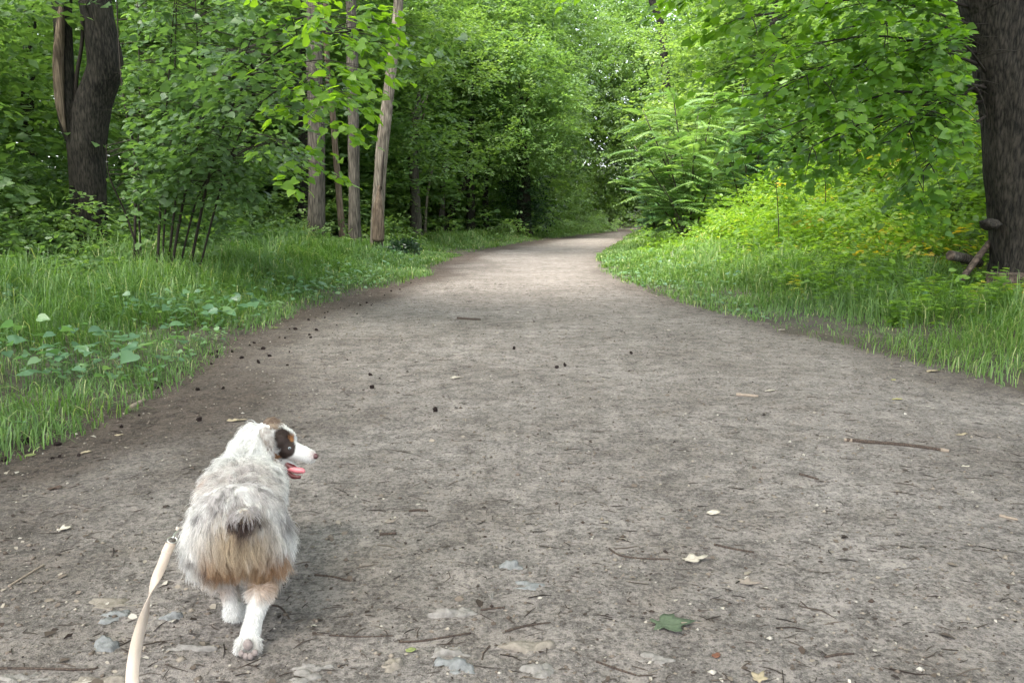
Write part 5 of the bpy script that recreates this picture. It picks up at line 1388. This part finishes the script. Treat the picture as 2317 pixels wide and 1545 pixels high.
# stones set in the path
for nm, c in (('stone_pale', (0.190, 0.175, 0.158)), ('stone_blue', (0.160, 0.162, 0.158)), ('stone_buff', (0.190, 0.165, 0.135))):
    M[nm] = plain_mat(nm, c, 0.9, 0.25, 0.38, 38, 0.9)
def stone(px, py, wpx, hpx, mat, lab, seed):
    g = G(px, py); s = SC(g[1], 0)
    dpt = abs(G(px, py - hpx / 2)[1] - G(px, py + hpx / 2)[1])
    me = lump('stone', 600 + seed, wpx * s / 2 * 1.45, dpt / 2 * 1.45, 0.040, 0.42, 2.2, M[mat], 4)
    for p_ in me.polygons: p_.use_smooth = True
    o = obj('stone', me, None, None, (g[0], g[1], float(surf(np.array([g[0]]), np.array([g[1]]))[0]) - 0.031))
    tag(o, lab, 'stone')
for k, a in enumerate([(252, 1368, 112, 22, 'stone_buff', 'long buff stone in the soil left of the leash'), (268, 1390, 74, 26, 'stone_blue', 'bluish flat stone just below the long buff one'), (240, 1457, 70, 22, 'stone_blue', 'pale bluish stone near the lower leash'),
                        (1208, 1326, 74, 22, 'stone_blue', 'grey-blue flat stone in the middle foreground'), (1160, 1280, 46, 18, 'stone_blue', 'faint grey stone above the grey-blue flat one'), (1028, 1391, 82, 16, 'stone_pale', 'narrow pale stone right of centre, above the long thin stick'), (1020, 1476, 70, 20, 'stone_pale', 'pale cracked stone above the large flat one'),
                        (1028, 1510, 96, 34, 'stone_blue', 'large pale flat stone at the bottom centre'), (893, 1506, 46, 20, 'stone_buff', 'small buff stone left of the large flat one'), (1215, 1520, 72, 34, 'stone_pale', 'rounded pale stone at the bottom right of centre'), (1205, 1460, 100, 24, 'stone_buff', 'wide buff stone half buried below the straight stick'),
                        (1485, 1488, 72, 20, 'stone_pale', 'pale stone under the fallen green leaf'), (690, 1532, 96, 26, 'stone_pale', 'pale stone at the bottom edge below the dog'), (40, 1538, 90, 26, 'stone_pale', 'pale stone in the bottom left corner'), (215, 1540, 110, 18, 'stone_buff', 'buff stone cut by the bottom edge beside the leash'),
                        (395, 1395, 50, 14, 'stone_blue', 'thin bluish stone between the leash and the dog'), (430, 1470, 110, 12, 'stone_pale', 'thin pale stone left of the dog paws'), (1110, 1349, 16, 14, 'stone_pale', 'little round pebble in the middle foreground'), (700, 1508, 70, 12, 'stone_pale', 'thin pale stone right of the dog paws')]):
    stone(*a, k)

# logs and timber by the big trunk
c = P(2285, 668, 10.4); z0 = float(gz(c[:1], c[1:2])[0])
o = thing('timber', 'squared weathered timber lying in front of the massive trunk', 'timber', (c[0], c[1], z0))
bm = bmesh.new(); bmesh.ops.create_cube(bm, size=1.0); bmesh.ops.subdivide_edges(bm, edges=bm.edges[:], cuts=12, use_grid_fill=True)
for v in bm.verts:
    q = np.array(v.co) * np.array([0.95, 0.30, 0.27]); v.co = Vector(q + 0.012 * np.array([float(fbm(q[None] * 6 + k_, 431)[0]) for k_ in (0, 9, 17)]))
me = bpy.data.meshes.new('beam'); bm.to_mesh(me); bm.free()
bo_ = obj('beam', me, M['dead_wood'], o, (0.20, 0, 0.15)); bo_.rotation_euler = (0, 0.03, 0.12)
def log(a, e, Ya, Ye, w, lab, mat):
    p0, p1 = P(*a, Ya), P(*e, Ye)
    o = thing('log', lab, 'log', p0)
    V, F = tube([np.zeros(3), (p1 - p0) * 0.5 + [0, 0, 0.015], p1 - p0], [w, w * 0.95, w * 0.85], 14, 16, bark_disp(0.006, 7))
    obj('bark', mesh_np('bark', V, F, smooth=True), M[mat], o)
    d = nrm(p1 - p0); V, F = tube([-d * 0.004, d * 0.02], [w * 0.9, w * 0.96], 14, 3)
    obj('cut_end', mesh_np('cut_end', V, F), M['dead_wood'], o)
log((2150, 578), (2215, 596), 11.4, 11.8, 0.075, 'sawn grey log end poking out of the greenery left of the massive trunk', 'bark_grey')
log((2176, 632), (2262, 520), 11.0, 11.5, 0.045, 'slanting branch leaning on the massive trunk', 'dead_wood')
